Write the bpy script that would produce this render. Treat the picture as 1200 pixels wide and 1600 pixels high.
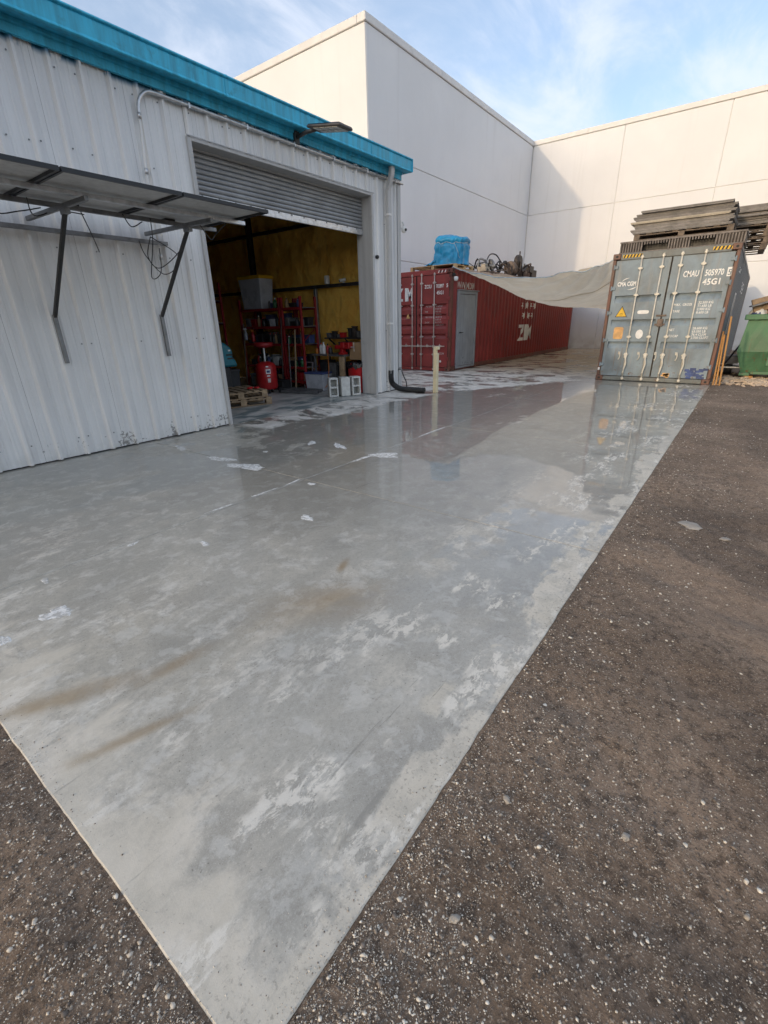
import bpy, bmesh, math, random
import numpy as np
from mathutils import Vector, Matrix, noise as mnoise

random.seed(7)
rng = np.random.default_rng(7)
for o in list(bpy.data.objects):
    bpy.data.objects.remove(o)
S = bpy.context.scene
COL = S.collection

# ------------------------------------------------------------------ camera
CAM_H = 1.46
F_PX, PITCH, ROLL, YAW = 714.483, math.radians(22.505), math.radians(-1.3358), math.radians(37.343)
_fwd = Vector((math.cos(PITCH) * math.cos(YAW), math.cos(PITCH) * math.sin(YAW), -math.sin(PITCH)))
_right = Vector((math.sin(YAW), -math.cos(YAW), 0))
_up = _right.cross(_fwd)
_r2 = math.cos(ROLL) * _right + math.sin(ROLL) * _up
_u2 = -math.sin(ROLL) * _right + math.cos(ROLL) * _up
cam_data = bpy.data.cameras.new('camera')
cam = bpy.data.objects.new('camera', cam_data)
COL.objects.link(cam)
cam_data.sensor_fit = 'VERTICAL'
cam_data.sensor_height = 24.0
cam_data.lens = 24.0 * F_PX / 1600.0
cam_data.clip_start = 0.05
cam_data.clip_end = 4000
mw = Matrix((_r2, _u2, -_fwd)).transposed().to_4x4()
mw.translation = Vector((0, 0, CAM_H))
cam.matrix_world = mw
S.camera = cam

# ------------------------------------------------------------------ world, sun, exposure
SUN_TRAVEL = Vector((0.955, -0.200, -0.219)).normalized()
SUN_STRENGTH, SKY_STRENGTH, EXPOSURE = 2.0, 0.15, 1.02
sun_dir = -SUN_TRAVEL
world = bpy.data.worlds.new('World')
S.world = world
world.use_nodes = True
wn, wl = world.node_tree.nodes, world.node_tree.links
wn.clear()
w_out = wn.new('ShaderNodeOutputWorld')
w_bg = wn.new('ShaderNodeBackground')
w_bg.inputs['Strength'].default_value = SKY_STRENGTH
sky = wn.new('ShaderNodeTexSky')
sky.sky_type = 'NISHITA'
sky.sun_disc = False
sky.sun_elevation = math.asin(sun_dir.z)
sky.sun_rotation = math.atan2(sun_dir.x, sun_dir.y)
sky.air_density, sky.dust_density, sky.ozone_density = 1.0, 3.2, 2.2
w_tc = wn.new('ShaderNodeTexCoord')
w_sep = wn.new('ShaderNodeSeparateXYZ')
wl.new(w_tc.outputs['Generated'], w_sep.inputs[0])
w_z = wn.new('ShaderNodeMath'); w_z.operation = 'MAXIMUM'; w_z.inputs[1].default_value = 0.0
wl.new(w_sep.outputs['Z'], w_z.inputs[0])
w_z2 = wn.new('ShaderNodeMath'); w_z2.operation = 'ADD'; w_z2.inputs[1].default_value = 0.12
wl.new(w_z.outputs[0], w_z2.inputs[0])
w_dx = wn.new('ShaderNodeMath'); w_dx.operation = 'DIVIDE'
w_dy = wn.new('ShaderNodeMath'); w_dy.operation = 'DIVIDE'
wl.new(w_sep.outputs['X'], w_dx.inputs[0]); wl.new(w_z2.outputs[0], w_dx.inputs[1])
wl.new(w_sep.outputs['Y'], w_dy.inputs[0]); wl.new(w_z2.outputs[0], w_dy.inputs[1])
w_cmb = wn.new('ShaderNodeCombineXYZ')
wl.new(w_dx.outputs[0], w_cmb.inputs[0]); wl.new(w_dy.outputs[0], w_cmb.inputs[1])
w_map = wn.new('ShaderNodeMapping')
w_map.inputs['Rotation'].default_value = (0, 0, math.radians(35))
w_map.inputs['Scale'].default_value = (0.9, 2.0, 1)
w_map.inputs['Location'].default_value = (1.7, 0.4, 0)
wl.new(w_cmb.outputs[0], w_map.inputs[0])
w_n1 = wn.new('ShaderNodeTexNoise')
w_n1.inputs['Scale'].default_value = 1.5
w_n1.inputs['Detail'].default_value = 9
w_n1.inputs['Roughness'].default_value = 0.60
w_n1.inputs['Distortion'].default_value = 0.5
wl.new(w_map.outputs[0], w_n1.inputs['Vector'])
w_rmp = wn.new('ShaderNodeMapRange')
w_rmp.interpolation_type = 'SMOOTHSTEP'
w_rmp.inputs['From Min'].default_value = 0.36
w_rmp.inputs['From Max'].default_value = 0.68
w_rmp.inputs['To Min'].default_value = 0.26
w_rmp.inputs['To Max'].default_value = 0.80
wl.new(w_n1.outputs['Fac'], w_rmp.inputs['Value'])
w_mix = wn.new('ShaderNodeMix'); w_mix.data_type = 'RGBA'
w_mix.inputs['B'].default_value = (3.1, 3.3, 3.75, 1)      # thin high cloud, in sky units
wl.new(w_rmp.outputs[0], w_mix.inputs['Factor'])
wl.new(sky.outputs[0], w_mix.inputs['A'])
wl.new(w_mix.outputs['Result'], w_bg.inputs['Color'])
wl.new(w_bg.outputs[0], w_out.inputs[0])

sl = bpy.data.lights.new('sun', 'SUN')
sl.energy = SUN_STRENGTH
sl.angle = math.radians(1.2)
sl.color = (0.26, 0.19, 0.12)
sun = bpy.data.objects.new('sun', sl)
COL.objects.link(sun)
sun.rotation_euler = SUN_TRAVEL.to_track_quat('-Z', 'Y').to_euler()
sun.location = (-20, 5, 12)

S.view_settings.view_transform = 'Standard'
S.view_settings.look = 'None'
S.view_settings.exposure = EXPOSURE
S.view_settings.gamma = 1
S.view_settings.use_curve_mapping = False
S.render.engine = 'CYCLES'
S.cycles.max_bounces = 6
S.cycles.diffuse_bounces = 4
S.cycles.glossy_bounces = 3
S.cycles.transmission_bounces = 3
S.cycles.caustics_reflective = False
S.cycles.caustics_refractive = False

# ------------------------------------------------------------------ node helper
class NT:
    def __init__(s, name):
        s.m = bpy.data.materials.new(name); s.m.use_nodes = True
        s.t = s.m.node_tree; s.n = s.t.nodes; s.l = s.t.links
        s.n.clear()
        s.out = s.n.new('ShaderNodeOutputMaterial')
        s.b = s.n.new('ShaderNodeBsdfPrincipled')
        s.l.new(s.b.outputs[0], s.out.inputs[0])
        s._pos = None
    def put(s, sock, v):
        if isinstance(v, bpy.types.NodeSocket): s.l.new(v, sock)
        elif isinstance(v, (tuple, list)):
            sock.default_value = tuple(v) + ((1,) if len(v) == 3 and sock.type == 'RGBA' else ())
        else: sock.default_value = v
    def set(s, **kw):
        for k, v in kw.items(): s.put(s.b.inputs[k.replace('_', ' ')], v)
    def pos(s):
        if s._pos is None:
            s._pos = s.n.new('ShaderNodeNewGeometry')
        return s._pos.outputs['Position']
    def obj(s):
        return s.n.new('ShaderNodeTexCoord').outputs['Object']
    def island(s):
        return s.n.new('ShaderNodeNewGeometry').outputs['Random Per Island']
    def orand(s):
        return s.n.new('ShaderNodeObjectInfo').outputs['Random']
    def sep(s, v):
        n = s.n.new('ShaderNodeSeparateXYZ'); s.put(n.inputs[0], v); return n.outputs
    def scale(s, v, sc, loc=(0, 0, 0), rot=(0, 0, 0)):
        n = s.n.new('ShaderNodeMapping'); s.put(n.inputs[0], v)
        n.inputs['Scale'].default_value = sc; n.inputs['Location'].default_value = loc; n.inputs['Rotation'].default_value = rot
        return n.outputs[0]
    def noise(s, v, sc=5, det=4, ro=0.55, dist=0.0):
        n = s.n.new('ShaderNodeTexNoise'); s.put(n.inputs['Vector'], v)
        n.inputs['Scale'].default_value = sc; n.inputs['Detail'].default_value = det
        n.inputs['Roughness'].default_value = ro; n.inputs['Distortion'].default_value = dist
        return n.outputs['Fac']
    def voro(s, v, sc=5, feat='F1', out='Distance'):
        n = s.n.new('ShaderNodeTexVoronoi'); s.put(n.inputs['Vector'], v); n.feature = feat
        n.inputs['Scale'].default_value = sc
        return n.outputs[out]
    def wave(s, v, sc, dist=0, axis='X'):
        n = s.n.new('ShaderNodeTexWave'); s.put(n.inputs['Vector'], v); n.bands_direction = axis
        n.inputs['Scale'].default_value = sc; n.inputs['Distortion'].default_value = dist
        n.inputs['Detail'].default_value = 3
        return n.outputs['Fac']
    def mp(s, v, a, b, c=0.0, d=1.0, smooth=True):
        n = s.n.new('ShaderNodeMapRange'); s.put(n.inputs['Value'], v)
        if smooth: n.interpolation_type = 'SMOOTHSTEP'
        n.inputs['From Min'].default_value = a; n.inputs['From Max'].default_value = b
        n.inputs['To Min'].default_value = c; n.inputs['To Max'].default_value = d
        return n.outputs[0]
    def ma(s, op, a, b=0.0, clamp=False):
        n = s.n.new('ShaderNodeMath'); n.operation = op; n.use_clamp = clamp
        s.put(n.inputs[0], a); s.put(n.inputs[1], b); return n.outputs[0]
    def mul(s, *a):
        r = a[0]
        for x in a[1:]: r = s.ma('MULTIPLY', r, x)
        return r
    def mx(s, f, a, b, mode='MIX'):
        n = s.n.new('ShaderNodeMix'); n.data_type = 'RGBA'; n.blend_type = mode
        s.put(n.inputs['Factor'], f); s.put(n.inputs['A'], a); s.put(n.inputs['B'], b)
        return n.outputs['Result']
    def mf(s, f, a, b):
        n = s.n.new('ShaderNodeMix'); n.data_type = 'FLOAT'
        s.put(n.inputs['Factor'], f); s.put(n.inputs['A'], a); s.put(n.inputs['B'], b)
        return n.outputs['Result']
    def bump(s, h, st=0.3, d=0.02):
        n = s.n.new('ShaderNodeBump'); n.inputs['Strength'].default_value = st; n.inputs['Distance'].default_value = d
        s.put(n.inputs['Height'], h); s.l.new(n.outputs[0], s.b.inputs['Normal'])
    def ellipse(s, px, py, cx, cy, rx, ry, ang=0.0, soft=0.35, warp=None, amp=0.0):
        """1 inside a rotated ellipse on the ground, 0 outside"""
        c, q = math.cos(ang), math.sin(ang)
        dx = s.ma('SUBTRACT', px, cx); dy = s.ma('SUBTRACT', py, cy)
        u = s.ma('ADD', s.ma('MULTIPLY', dx, c / rx), s.ma('MULTIPLY', dy, q / rx))
        v = s.ma('ADD', s.ma('MULTIPLY', dx, -q / ry), s.ma('MULTIPLY', dy, c / ry))
        r = s.ma('SQRT', s.ma('ADD', s.ma('MULTIPLY', u, u), s.ma('MULTIPLY', v, v)))
        if warp is not None: r = s.ma('ADD', r, s.ma('MULTIPLY', s.ma('SUBTRACT', warp, 0.5), amp))
        return s.mp(r, 1 - soft, 1 + soft, 1, 0)

MATS = {}
def M(name): return MATS[name]
def plain(name, col, rough=0.6, metal=0.0, var=0.25, sc=6.0, bump=0.0, bsc=60, dirt=None, streak=False, trans=0.0, orand=0.0):
    """A painted / raw surface: base colour with noisy variation, faint relief and optional dirt."""
    t = NT(name); p = t.obj()
    if streak: pv = t.scale(p, (6, 6, 0.5))
    else: pv = p
    n = t.noise(pv, sc, 5, 0.6)
    lo = tuple(c * (1 - var) for c in col); hi = tuple(min(1, c * (1 + var)) for c in col)
    c = t.mx(t.mp(n, 0.3, 0.7), lo, hi)
    if orand:
        c = t.mx(t.mp(t.orand(), 0, 1, 0, orand, False), c, tuple(x * 0.35 for x in col))
    if dirt:
        d = t.noise(p, sc * 2.3, 6, 0.7, 0.4)
        c = t.mx(t.mp(d, 0.56, 0.72, 0, dirt[1]), c, dirt[0])
    t.set(Base_Color=c, Roughness=t.mp(n, 0.2, 0.8, max(0.02, rough - 0.1), min(1, rough + 0.12)), Metallic=metal)
    if trans: t.set(Transmission_Weight=trans)
    if bump: t.bump(t.noise(p, bsc, 4, 0.6), bump, 0.01)
    MATS[name] = t.m
    return t.m

# ------------------------------------------------------------------ mesh helper
def wm(o):
    m = o.matrix_basis.copy()
    while o.parent is not None:
        o = o.parent
        m = o.matrix_basis @ m
    return m

class MB:
    def __init__(s): s.v = []; s.f = []
    def add(s, vs, fs):
        b = len(s.v); s.v += [tuple(q) for q in vs]; s.f += [tuple(i + b for i in f) for f in fs]; return s
    def box(s, x0, x1, y0, y1, z0, z1):
        return s.add([(x0, y0, z0), (x1, y0, z0), (x1, y1, z0), (x0, y1, z0), (x0, y0, z1), (x1, y0, z1), (x1, y1, z1), (x0, y1, z1)],
                     [(0, 3, 2, 1), (4, 5, 6, 7), (0, 1, 5, 4), (1, 2, 6, 5), (2, 3, 7, 6), (3, 0, 4, 7)])
    def obox(s, c, size, m=None):
        m = m or Matrix.Identity(3); hx, hy, hz = [q / 2 for q in size]; c = Vector(c)
        vs = [c + m @ Vector((a * hx, b * hy, d * hz)) for d in (-1, 1) for a, b in ((-1, -1), (1, -1), (1, 1), (-1, 1))]
        return s.add(vs, [(0, 3, 2, 1), (4, 5, 6, 7), (0, 1, 5, 4), (1, 2, 6, 5), (2, 3, 7, 6), (3, 0, 4, 7)])
    def bar(s, a, b, w, h=None, upv=(0, 0, 1)):
        a = Vector(a); b = Vector(b); d = (b - a); L = d.length; d.normalize()
        u = Vector(upv); r = d.cross(u)
        if r.length < 1e-4: r = d.cross(Vector((1, 0, 0)))
        r.normalize(); u = r.cross(d)
        return s.obox((a + b) / 2, (w, L, h or w), Matrix((r, d, u)).transposed())
    def tube(s, pts, r, n=8, cap=True):
        pts = [Vector(p) for p in pts]; k = len(pts); rr = r if isinstance(r, (list, tuple)) else [r] * k
        vs = []; fs = []; ref = None
        for i, p in enumerate(pts):
            t = (pts[min(i + 1, k - 1)] - pts[max(i - 1, 0)]).normalized()
            if ref is None:
                ref = Vector((0, 0, 1)) if abs(t.z) < 0.9 else Vector((1, 0, 0))
            a = (ref - t * ref.dot(t)).normalized(); ref = a; b = t.cross(a)
            for j in range(n):
                an = 2 * math.pi * j / n
                vs.append(p + (a * math.cos(an) + b * math.sin(an)) * rr[i])
        for i in range(k - 1):
            for j in range(n):
                q = (j + 1) % n
                fs.append((i * n + j, i * n + q, (i + 1) * n + q, (i + 1) * n + j))
        if cap:
            fs.append(tuple(range(n - 1, -1, -1))); fs.append(tuple((k - 1) * n + j for j in range(n)))
        return s.add(vs, fs)
    def lathe(s, prof, c, n=20, axis='Z', close=True):
        """prof: (radius, height) list"""
        vs = []; fs = []; c = Vector(c)
        for r, h in prof:
            for j in range(n):
                a = 2 * math.pi * j / n; x, y = r * math.cos(a), r * math.sin(a)
                vs.append(c + Vector({'Z': (x, y, h), 'X': (h, x, y), 'Y': (y, h, x)}[axis]))
        for i in range(len(prof) - 1):
            for j in range(n):
                q = (j + 1) % n
                fs.append((i * n + j, i * n + q, (i + 1) * n + q, (i + 1) * n + j))
        if close:
            fs.append(tuple(range(n - 1, -1, -1))); fs.append(tuple((len(prof) - 1) * n + j for j in range(n)))
        return s.add(vs, fs)
    def prism(s, poly, a, b, axis='X'):
        """polygon in the plane normal to axis, extruded from a to b. poly coords: X->(y,z) Y->(x,z) Z->(x,y)"""
        def P(q, t): return {'X': (t, q[0], q[1]), 'Y': (q[0], t, q[1]), 'Z': (q[0], q[1], t)}[axis]
        n = len(poly); vs = [P(q, a) for q in poly] + [P(q, b) for q in poly]
        fs = [tuple(range(n - 1, -1, -1)), tuple(range(n, 2 * n))] + [(i, (i + 1) % n, (i + 1) % n + n, i + n) for i in range(n)]
        return s.add(vs, fs)
    def grid(s, P, nu, nv):
        b = len(s.v)
        s.v += [tuple(P(i / (nu - 1), j / (nv - 1))) for i in range(nu) for j in range(nv)]
        s.f += [(b + i * nv + j, b + (i + 1) * nv + j, b + (i + 1) * nv + j + 1, b + i * nv + j + 1) for i in range(nu - 1) for j in range(nv - 1)]
        return s
    def build(s, name, mat, parent=None, smooth=False, bevel=0.0, world=True, label=None, fix=True, solid=0.0):
        me = bpy.data.meshes.new(name)
        me.from_pydata(s.v, [], s.f)
        if fix:
            bm = bmesh.new(); bm.from_mesh(me); bmesh.ops.recalc_face_normals(bm, faces=bm.faces); bm.to_mesh(me); bm.free()
        o = bpy.data.objects.new(name, me)
        COL.objects.link(o)
        if parent is not None:
            if world: me.transform(wm(parent).inverted())
            o.parent = parent
        elif world and s.v:
            xs = [q[0] for q in s.v]; ys = [q[1] for q in s.v]; zs = [q[2] for q in s.v]
            L = Vector(((min(xs) + max(xs)) / 2, (min(ys) + max(ys)) / 2, min(zs)))
            me.transform(Matrix.Translation(-L)); o.location = L
        me.materials.append(MATS[mat] if isinstance(mat, str) else mat)
        if smooth:
            me.shade_smooth() if smooth is True else me.shade_auto_smooth() if hasattr(me, 'shade_auto_smooth') else None
            for poly in me.polygons: poly.use_smooth = True
        if solid:
            md = o.modifiers.new('thickness', 'SOLIDIFY'); md.thickness = solid; md.offset = 0
        if bevel:
            md = o.modifiers.new('bevel', 'BEVEL'); md.width = bevel; md.segments = 1; md.limit_method = 'ANGLE'; md.angle_limit = 0.7
        if label: o['label'] = label
        return o

def tag(o, label, cat, group=None):
    o['label'] = label; o['category'] = cat
    if group: o['group'] = group
    return o
def struct(o): o['kind'] = 'structure'; return o
def thing(name, label, cat, loc=(0, 0, 0), rotz=0.0, group=None):
    o = bpy.data.objects.new(name, None); COL.objects.link(o)
    o.empty_display_size = 0.1
    o.location = loc; o.rotation_euler = (0, 0, rotz)
    return tag(o, label, cat, group)
def sub(name, parent):
    o = bpy.data.objects.new(name, None); COL.objects.link(o); o.parent = parent; o.empty_display_size = 0.05
    return o
def copy_tree(o, parent=None):
    c = o.copy(); COL.objects.link(c); c.parent = parent
    for ch in list(o.children): copy_tree(ch, c)
    return c
def BOX(name, mat, parent, x0, x1, y0, y1, z0, z1, bevel=0.0, **k):
    return MB().box(min(x0, x1), max(x0, x1), min(y0, y1), max(y0, y1), min(z0, z1), max(z0, z1)).build(name, mat, parent, bevel=bevel, **k)

def smooth_curve(pts, n=8):
    """Catmull-Rom through the points"""
    pts = [Vector(p) for p in pts]; out = []
    for i in range(len(pts) - 1):
        p0 = pts[max(i - 1, 0)]; p1 = pts[i]; p2 = pts[i + 1]; p3 = pts[min(i + 2, len(pts) - 1)]
        for k in range(n):
            t = k / n
            out.append(0.5 * ((2 * p1) + (-p0 + p2) * t + (2 * p0 - 5 * p1 + 4 * p2 - p3) * t * t + (-p0 + 3 * p1 - 3 * p2 + p3) * t ** 3))
    out.append(pts[-1]); return out

_tcache = {}
def text(name, body, size, mat, parent, org, right, up=(0, 0, 1), sx=1.0, align='LEFT', cuts=None, conform=None, lift=0.003, bold=0.0):
    """Flat lettering laid on a surface: org = baseline start, right/up = writing directions."""
    cu = bpy.data.curves.new('lettering', 'FONT'); cu.body = body; cu.size = size; cu.align_x = align
    cu.resolution_u = 2; cu.offset = bold
    to = bpy.data.objects.new('lettering', cu); COL.objects.link(to)
    dg = bpy.context.evaluated_depsgraph_get()
    me = bpy.data.meshes.new_from_object(to.evaluated_get(dg))
    bpy.data.objects.remove(to); bpy.data.curves.remove(cu)
    r = Vector(right).normalized(); u = Vector(up).normalized(); nrm = r.cross(u)
    org = Vector(org)
    bm = bmesh.new(); bm.from_mesh(me)
    for v in bm.verts:
        q = v.co.copy(); v.co = org + r * (q.x * sx) + u * q.y + nrm * lift
    if cuts:
        for axis, vals in cuts:
            nv = Vector((1, 0, 0)) if axis == 'x' else Vector((0, 0, 1))
            for c in vals:
                bmesh.ops.bisect_plane(bm, geom=bm.verts[:] + bm.edges[:] + bm.faces[:], plane_co=nv * c, plane_no=nv)
    if conform:
        for v in bm.verts: v.co = v.co + nrm * conform(v.co)
    bm.to_mesh(me); bm.free()
    me.name = name
    o = bpy.data.objects.new(name, me); COL.objects.link(o)
    me.transform(wm(parent).inverted()); o.parent = parent
    me.materials.clear(); me.materials.append(MATS[mat])
    return o
# ------------------------------------------------------------------ materials
def mk_siding():
    t = NT('siding'); p = t.pos(); z = t.sep(p)
    st = t.noise(t.scale(p, (7, 7, 0.25)), 3, 5, 0.6)
    big = t.noise(p, 0.7, 3)
    c = t.mx(t.mp(st, 0.25, 0.75), (0.72, 0.72, 0.715), (0.81, 0.81, 0.80))
    c = t.mx(t.mp(big, 0.4, 0.75, 0, 0.25), c, (0.42, 0.41, 0.40))
    soot_shade = t.mul(t.noise(t.scale(p, (3, 3, 0.5)), 1.6, 4, 0.6), t.mp(z['Z'], 1.3, 2.5, 0, 1), t.mp(z['Z'], 2.9, 2.6, 0, 1), t.mp(z['X'], 3.75, 3.5, 0, 1))  # smoky band below the solar panels, mostly their shade painted into the wall colour
    c = t.mx(t.mp(soot_shade, 0.25, 0.7, 0, 0.2), c, (0.16, 0.15, 0.14))
    sp = t.noise(p, 26, 5, 0.65)
    low = t.mp(z['Z'], 0.03, 0.42, 1, 0)
    c = t.mx(t.mul(t.mp(t.noise(p, 7, 3), 0.4, 0.6), t.mp(z['Z'], 0.02, 0.2, 0.8, 0)), c, (0.66, 0.66, 0.64))
    k = t.mul(low, t.mp(t.noise(t.scale(p, (1, 1, 0.5)), 1.5, 4, 0.6), 0.44, 0.64))
    c = t.mx(t.mp(t.ma('ADD', sp, t.ma('MULTIPLY', k, 0.30)), 0.72, 0.80, 0, 0.7), c, (0.10, 0.09, 0.08))
    rust = t.mul(t.mp(t.noise(t.scale(p, (5, 5, 0.35)), 2.6, 5, 0.6), 0.62, 0.75, 0, 0.30), t.mp(z['Z'], 0.8, 0.2, 0.15, 1))
    c = t.mx(rust, c, (0.20, 0.15, 0.11))
    ov = t.mul(t.mp(z['Z'], 4.03, 4.10, 0, 1), t.mp(t.noise(t.scale(p, (1, 1, 0.4)), 5.2, 4), 0.46, 0.52))
    c = t.mx(ov, c, (0.012, 0.13, 0.24))
    t.set(Base_Color=c, Roughness=t.mp(st, 0.3, 0.7, 0.34, 0.48), Metallic=0.0)
    t.bump(t.noise(t.scale(p, (1, 1, 0.15)), 22, 3), 0.12, 0.01)
    MATS['siding'] = t.m
mk_siding()

def mk_stucco():
    t = NT('white_stucco'); p = t.pos()
    n = t.noise(p, 0.45, 5, 0.6); st = t.noise(t.scale(p, (2.2, 2.2, 0.10)), 1.3, 5, 0.6)
    c = t.mx(t.mp(n, 0.3, 0.7), (0.745, 0.75, 0.752), (0.79, 0.795, 0.797))
    c = t.mx(t.mp(st, 0.54, 0.78, 0, 0.30), c, (0.62, 0.61, 0.595))
    c = t.mx(t.mul(t.mp(t.sep(p)['Z'], 0.0, 0.9, 1, 0), t.mp(t.noise(p, 3, 5), 0.35, 0.65, 0, 0.4)), c, (0.42, 0.38, 0.33))
    t.set(Base_Color=c, Roughness=0.85)
    t.bump(t.ma('ADD', t.noise(p, 34, 3, 0.7), t.ma('MULTIPLY', t.noise(p, 4, 3), 0.8)), 0.22, 0.02)
    MATS['white_stucco'] = t.m
mk_stucco()

def mk_concrete():
    t = NT('wet_concrete'); p = t.pos(); q = t.sep(p); X, Y = q['X'], q['Y']
    mid = t.noise(p, 0.9, 6, 0.62, 0.4)
    big = t.noise(t.scale(p, (0.35, 0.55, 1)), 1.0, 4, 0.55, 0.6)
    fine = t.noise(p, 42, 5, 0.75)
    grit = t.noise(p, 170, 2, 0.6)
    blot = t.noise(p, 3.2, 7, 0.66, 0.6)
    swp = t.noise(t.scale(p, (1.0, 4.5, 1), rot=(0, 0, 0.12)), 1.1, 6, 0.62, 0.4)      # broom and drag marks along the slab
    # --- tone
    c = t.mx(t.mp(mid, 0.3, 0.7), (0.385, 0.369, 0.320), (0.528, 0.498, 0.428))
    c = t.mx(t.mp(big, 0.42, 0.66, 0, 0.6), c, (0.594, 0.533, 0.424))
    c = t.mx(t.mp(swp, 0.48, 0.72, 0, 0.45), c, (0.627, 0.589, 0.512))
    c = t.mx(t.mp(t.ma('ADD', Y, t.ma('MULTIPLY', t.ma('SUBTRACT', mid, 0.5), 3.0)), 1.8, 4.2, 0, 0.55), c, (0.281, 0.276, 0.246))
    c = t.mx(t.mul(t.mp(blot, 0.45, 0.62), 0.55), c, (0.297, 0.282, 0.246))
    c = t.mx(t.mp(fine, 0.40, 0.66, 0, 0.34), c, (0.242, 0.228, 0.197))
    c = t.mx(t.mp(grit, 0.52, 0.72, 0, 0.35), c, (0.682, 0.644, 0.561))
    c = t.mx(t.mp(t.noise(p, 85, 2, 0.5), 0.665, 0.70, 0, 0.6), c, (0.099, 0.093, 0.081))
    c = t.mx(t.mul(t.mp(t.noise(p, 6.5, 8, 0.76, 0.3), 0.50, 0.60), 0.40), c, (0.66, 0.645, 0.59))
    # dry rim towards the free edges
    wr = t.ma('ADD', t.ma('MULTIPLY', t.ma('SUBTRACT', blot, 0.5), 0.75), t.ma('MULTIPLY', t.ma('SUBTRACT', swp, 0.5), 0.9))
    dr = t.ma('ADD', t.ma('SUBTRACT', Y, 0.51), wr); df = t.ma('ADD', t.ma('SUBTRACT', X, 0.16), wr)
    rimr = t.mul(t.mp(dr, 0.05, 0.15, 1, 0), t.mp(X, 5.5, 8.5, 1, 0.35))
    rimf = t.mp(df, 0.10, 0.28, 1, 0)
    rim = t.ma('MAXIMUM', rimr, rimf)
    dryc = t.mx(t.mp(blot, 0.3, 0.7), (0.572, 0.527, 0.438), (0.704, 0.649, 0.552))
    c = t.mx(t.ma('MULTIPLY', rim, t.mp(t.noise(p, 5, 7, 0.72, 0.3), 0.36, 0.6, 0.3, 0.85)), c, dryc)
    c = t.mx(t.mul(t.mp(t.noise(p, 60, 4, 0.7), 0.54, 0.66), t.mp(Y, 0.9, 0.55), 0.6), c, (0.242, 0.222, 0.187))
    # half-dried flecks in clusters along the right side and the front
    zone = t.ma('MAXIMUM', t.mp(Y, 0.9, 1.9, 1, 0.12), t.mp(X, 0.7, 1.6, 0.7, 0))
    fl = t.mp(t.noise(t.scale(p, (1, 1.7, 1)), 9, 8, 0.78, 0.3), 0.47, 0.55)
    clus = t.mp(t.ma('ADD', t.noise(t.scale(p, (0.9, 1.5, 1)), 2.4, 4, 0.6, 0.3), t.ma('MULTIPLY', t.ma('SUBTRACT', swp, 0.5), 0.7)), 0.50, 0.62)
    fleck = t.mul(fl, zone, clus)
    c = t.mx(t.ma('MULTIPLY', fleck, 0.78), c, (0.740, 0.702, 0.621))
    # damp tyre-like streaks beside the right edge
    trk = t.mul(t.ellipse(X, Y, 0.74, 0.665, 0.13, 0.014, 0.0, 0.3, blot, 0.9), 0.55)
    c = t.mx(trk, c, (0.242, 0.229, 0.197))
    scuff = t.mul(t.mp(t.noise(t.scale(p, (0.6, 7, 1), rot=(0, 0, 0.5)), 2.4, 6, 0.7, 0.6), 0.62, 0.68), t.mp(mid, 0.42, 0.6), 0.55)
    c = t.mx(scuff, c, (0.15, 0.145, 0.13))
    # brown run-off stains
    br = None
    for e5 in ((0.37, 2.03, 0.26, 0.05, 2.66), (0.46, 1.58, 0.20, 0.026, 2.82), (0.79, 1.83, 0.16, 0.04, 3.05), (1.51, 1.62, 0.34, 0.17, 2.63), (1.91, 1.81, 0.08, 0.025, -2.74)):
        e = t.ellipse(X, Y, *e5, 0.8, blot, 1.8)
        br = e if br is None else t.ma('MAXIMUM', br, e)
    c = t.mx(t.mul(br, t.mp(mid, 0.3, 0.65, 0.35, 0.85)), c, (0.275, 0.195, 0.103))
    # older, whiter apron before the doorway and out to the red container
    f1 = t.ma('ADD', t.ma('MULTIPLY', X, -0.09), 6.005); f2 = t.ma('ADD', t.ma('MULTIPLY', X, -0.55), 10.15)
    ap = t.mp(t.ma('ADD', t.ma('SUBTRACT', Y, t.ma('MINIMUM', f1, f2)), t.ma('MULTIPLY', wr, 0.7)), -0.10, 0.10)
    ap = t.mul(ap, t.mp(X, 4.3, 4.6))
    strk = t.noise(t.scale(p, (1.3, 0.7, 1), rot=(0, 0, -0.5)), 1.6, 7, 0.68, 0.5)
    apd = t.mul(ap, t.mp(strk, 0.57, 0.50))
    farb = t.mp(X, 13.0, 16.0)
    apc = t.mx(t.mp(blot, 0.3, 0.7), (0.506, 0.480, 0.433), (0.726, 0.696, 0.645))
    apc = t.mx(farb, apc, (0.440, 0.380, 0.305))
    c = t.mx(t.ma('MULTIPLY', apd, 0.92), c, apc)
    cr = t.mul(ap, t.mp(t.noise(t.scale(p, (2.6, 0.9, 1), rot=(0, 0, -0.45)), 2.3, 6, 0.7, 0.5), 0.60, 0.64))
    c = t.mx(t.mul(cr, 0.85), c, (0.094, 0.084, 0.074))
    # --- water film -> clear coat
    dry = t.ma('MAXIMUM', t.ma('MAXIMUM', t.mul(rim, 0.95), fleck), t.mul(apd, 0.97))
    pn = t.ma('ADD', big, t.ma('ADD', t.ma('MULTIPLY', t.ma('SUBTRACT', mid, 0.5), 0.55), t.ma('MULTIPLY', t.ma('SUBTRACT', blot, 0.5), 0.45)))
    far = t.mp(X, 0.8, 4.0)
    film = t.mul(t.mp(t.ma('SUBTRACT', pn, t.ma('MULTIPLY', t.mp(X, 1.0, 6.0), 0.24)), 0.50, 0.44), t.ma('SUBTRACT', 1.0, dry), t.mf(far, 0.35, 1.0))
    c = t.mx(t.mul(film, 0.52), c, (0.220, 0.216, 0.192))
    t.set(Base_Color=c, Roughness=t.mf(dry, 0.34, 0.75), IOR=1.45, Specular_IOR_Level=t.mf(dry, 0.5, 0.25))
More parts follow.
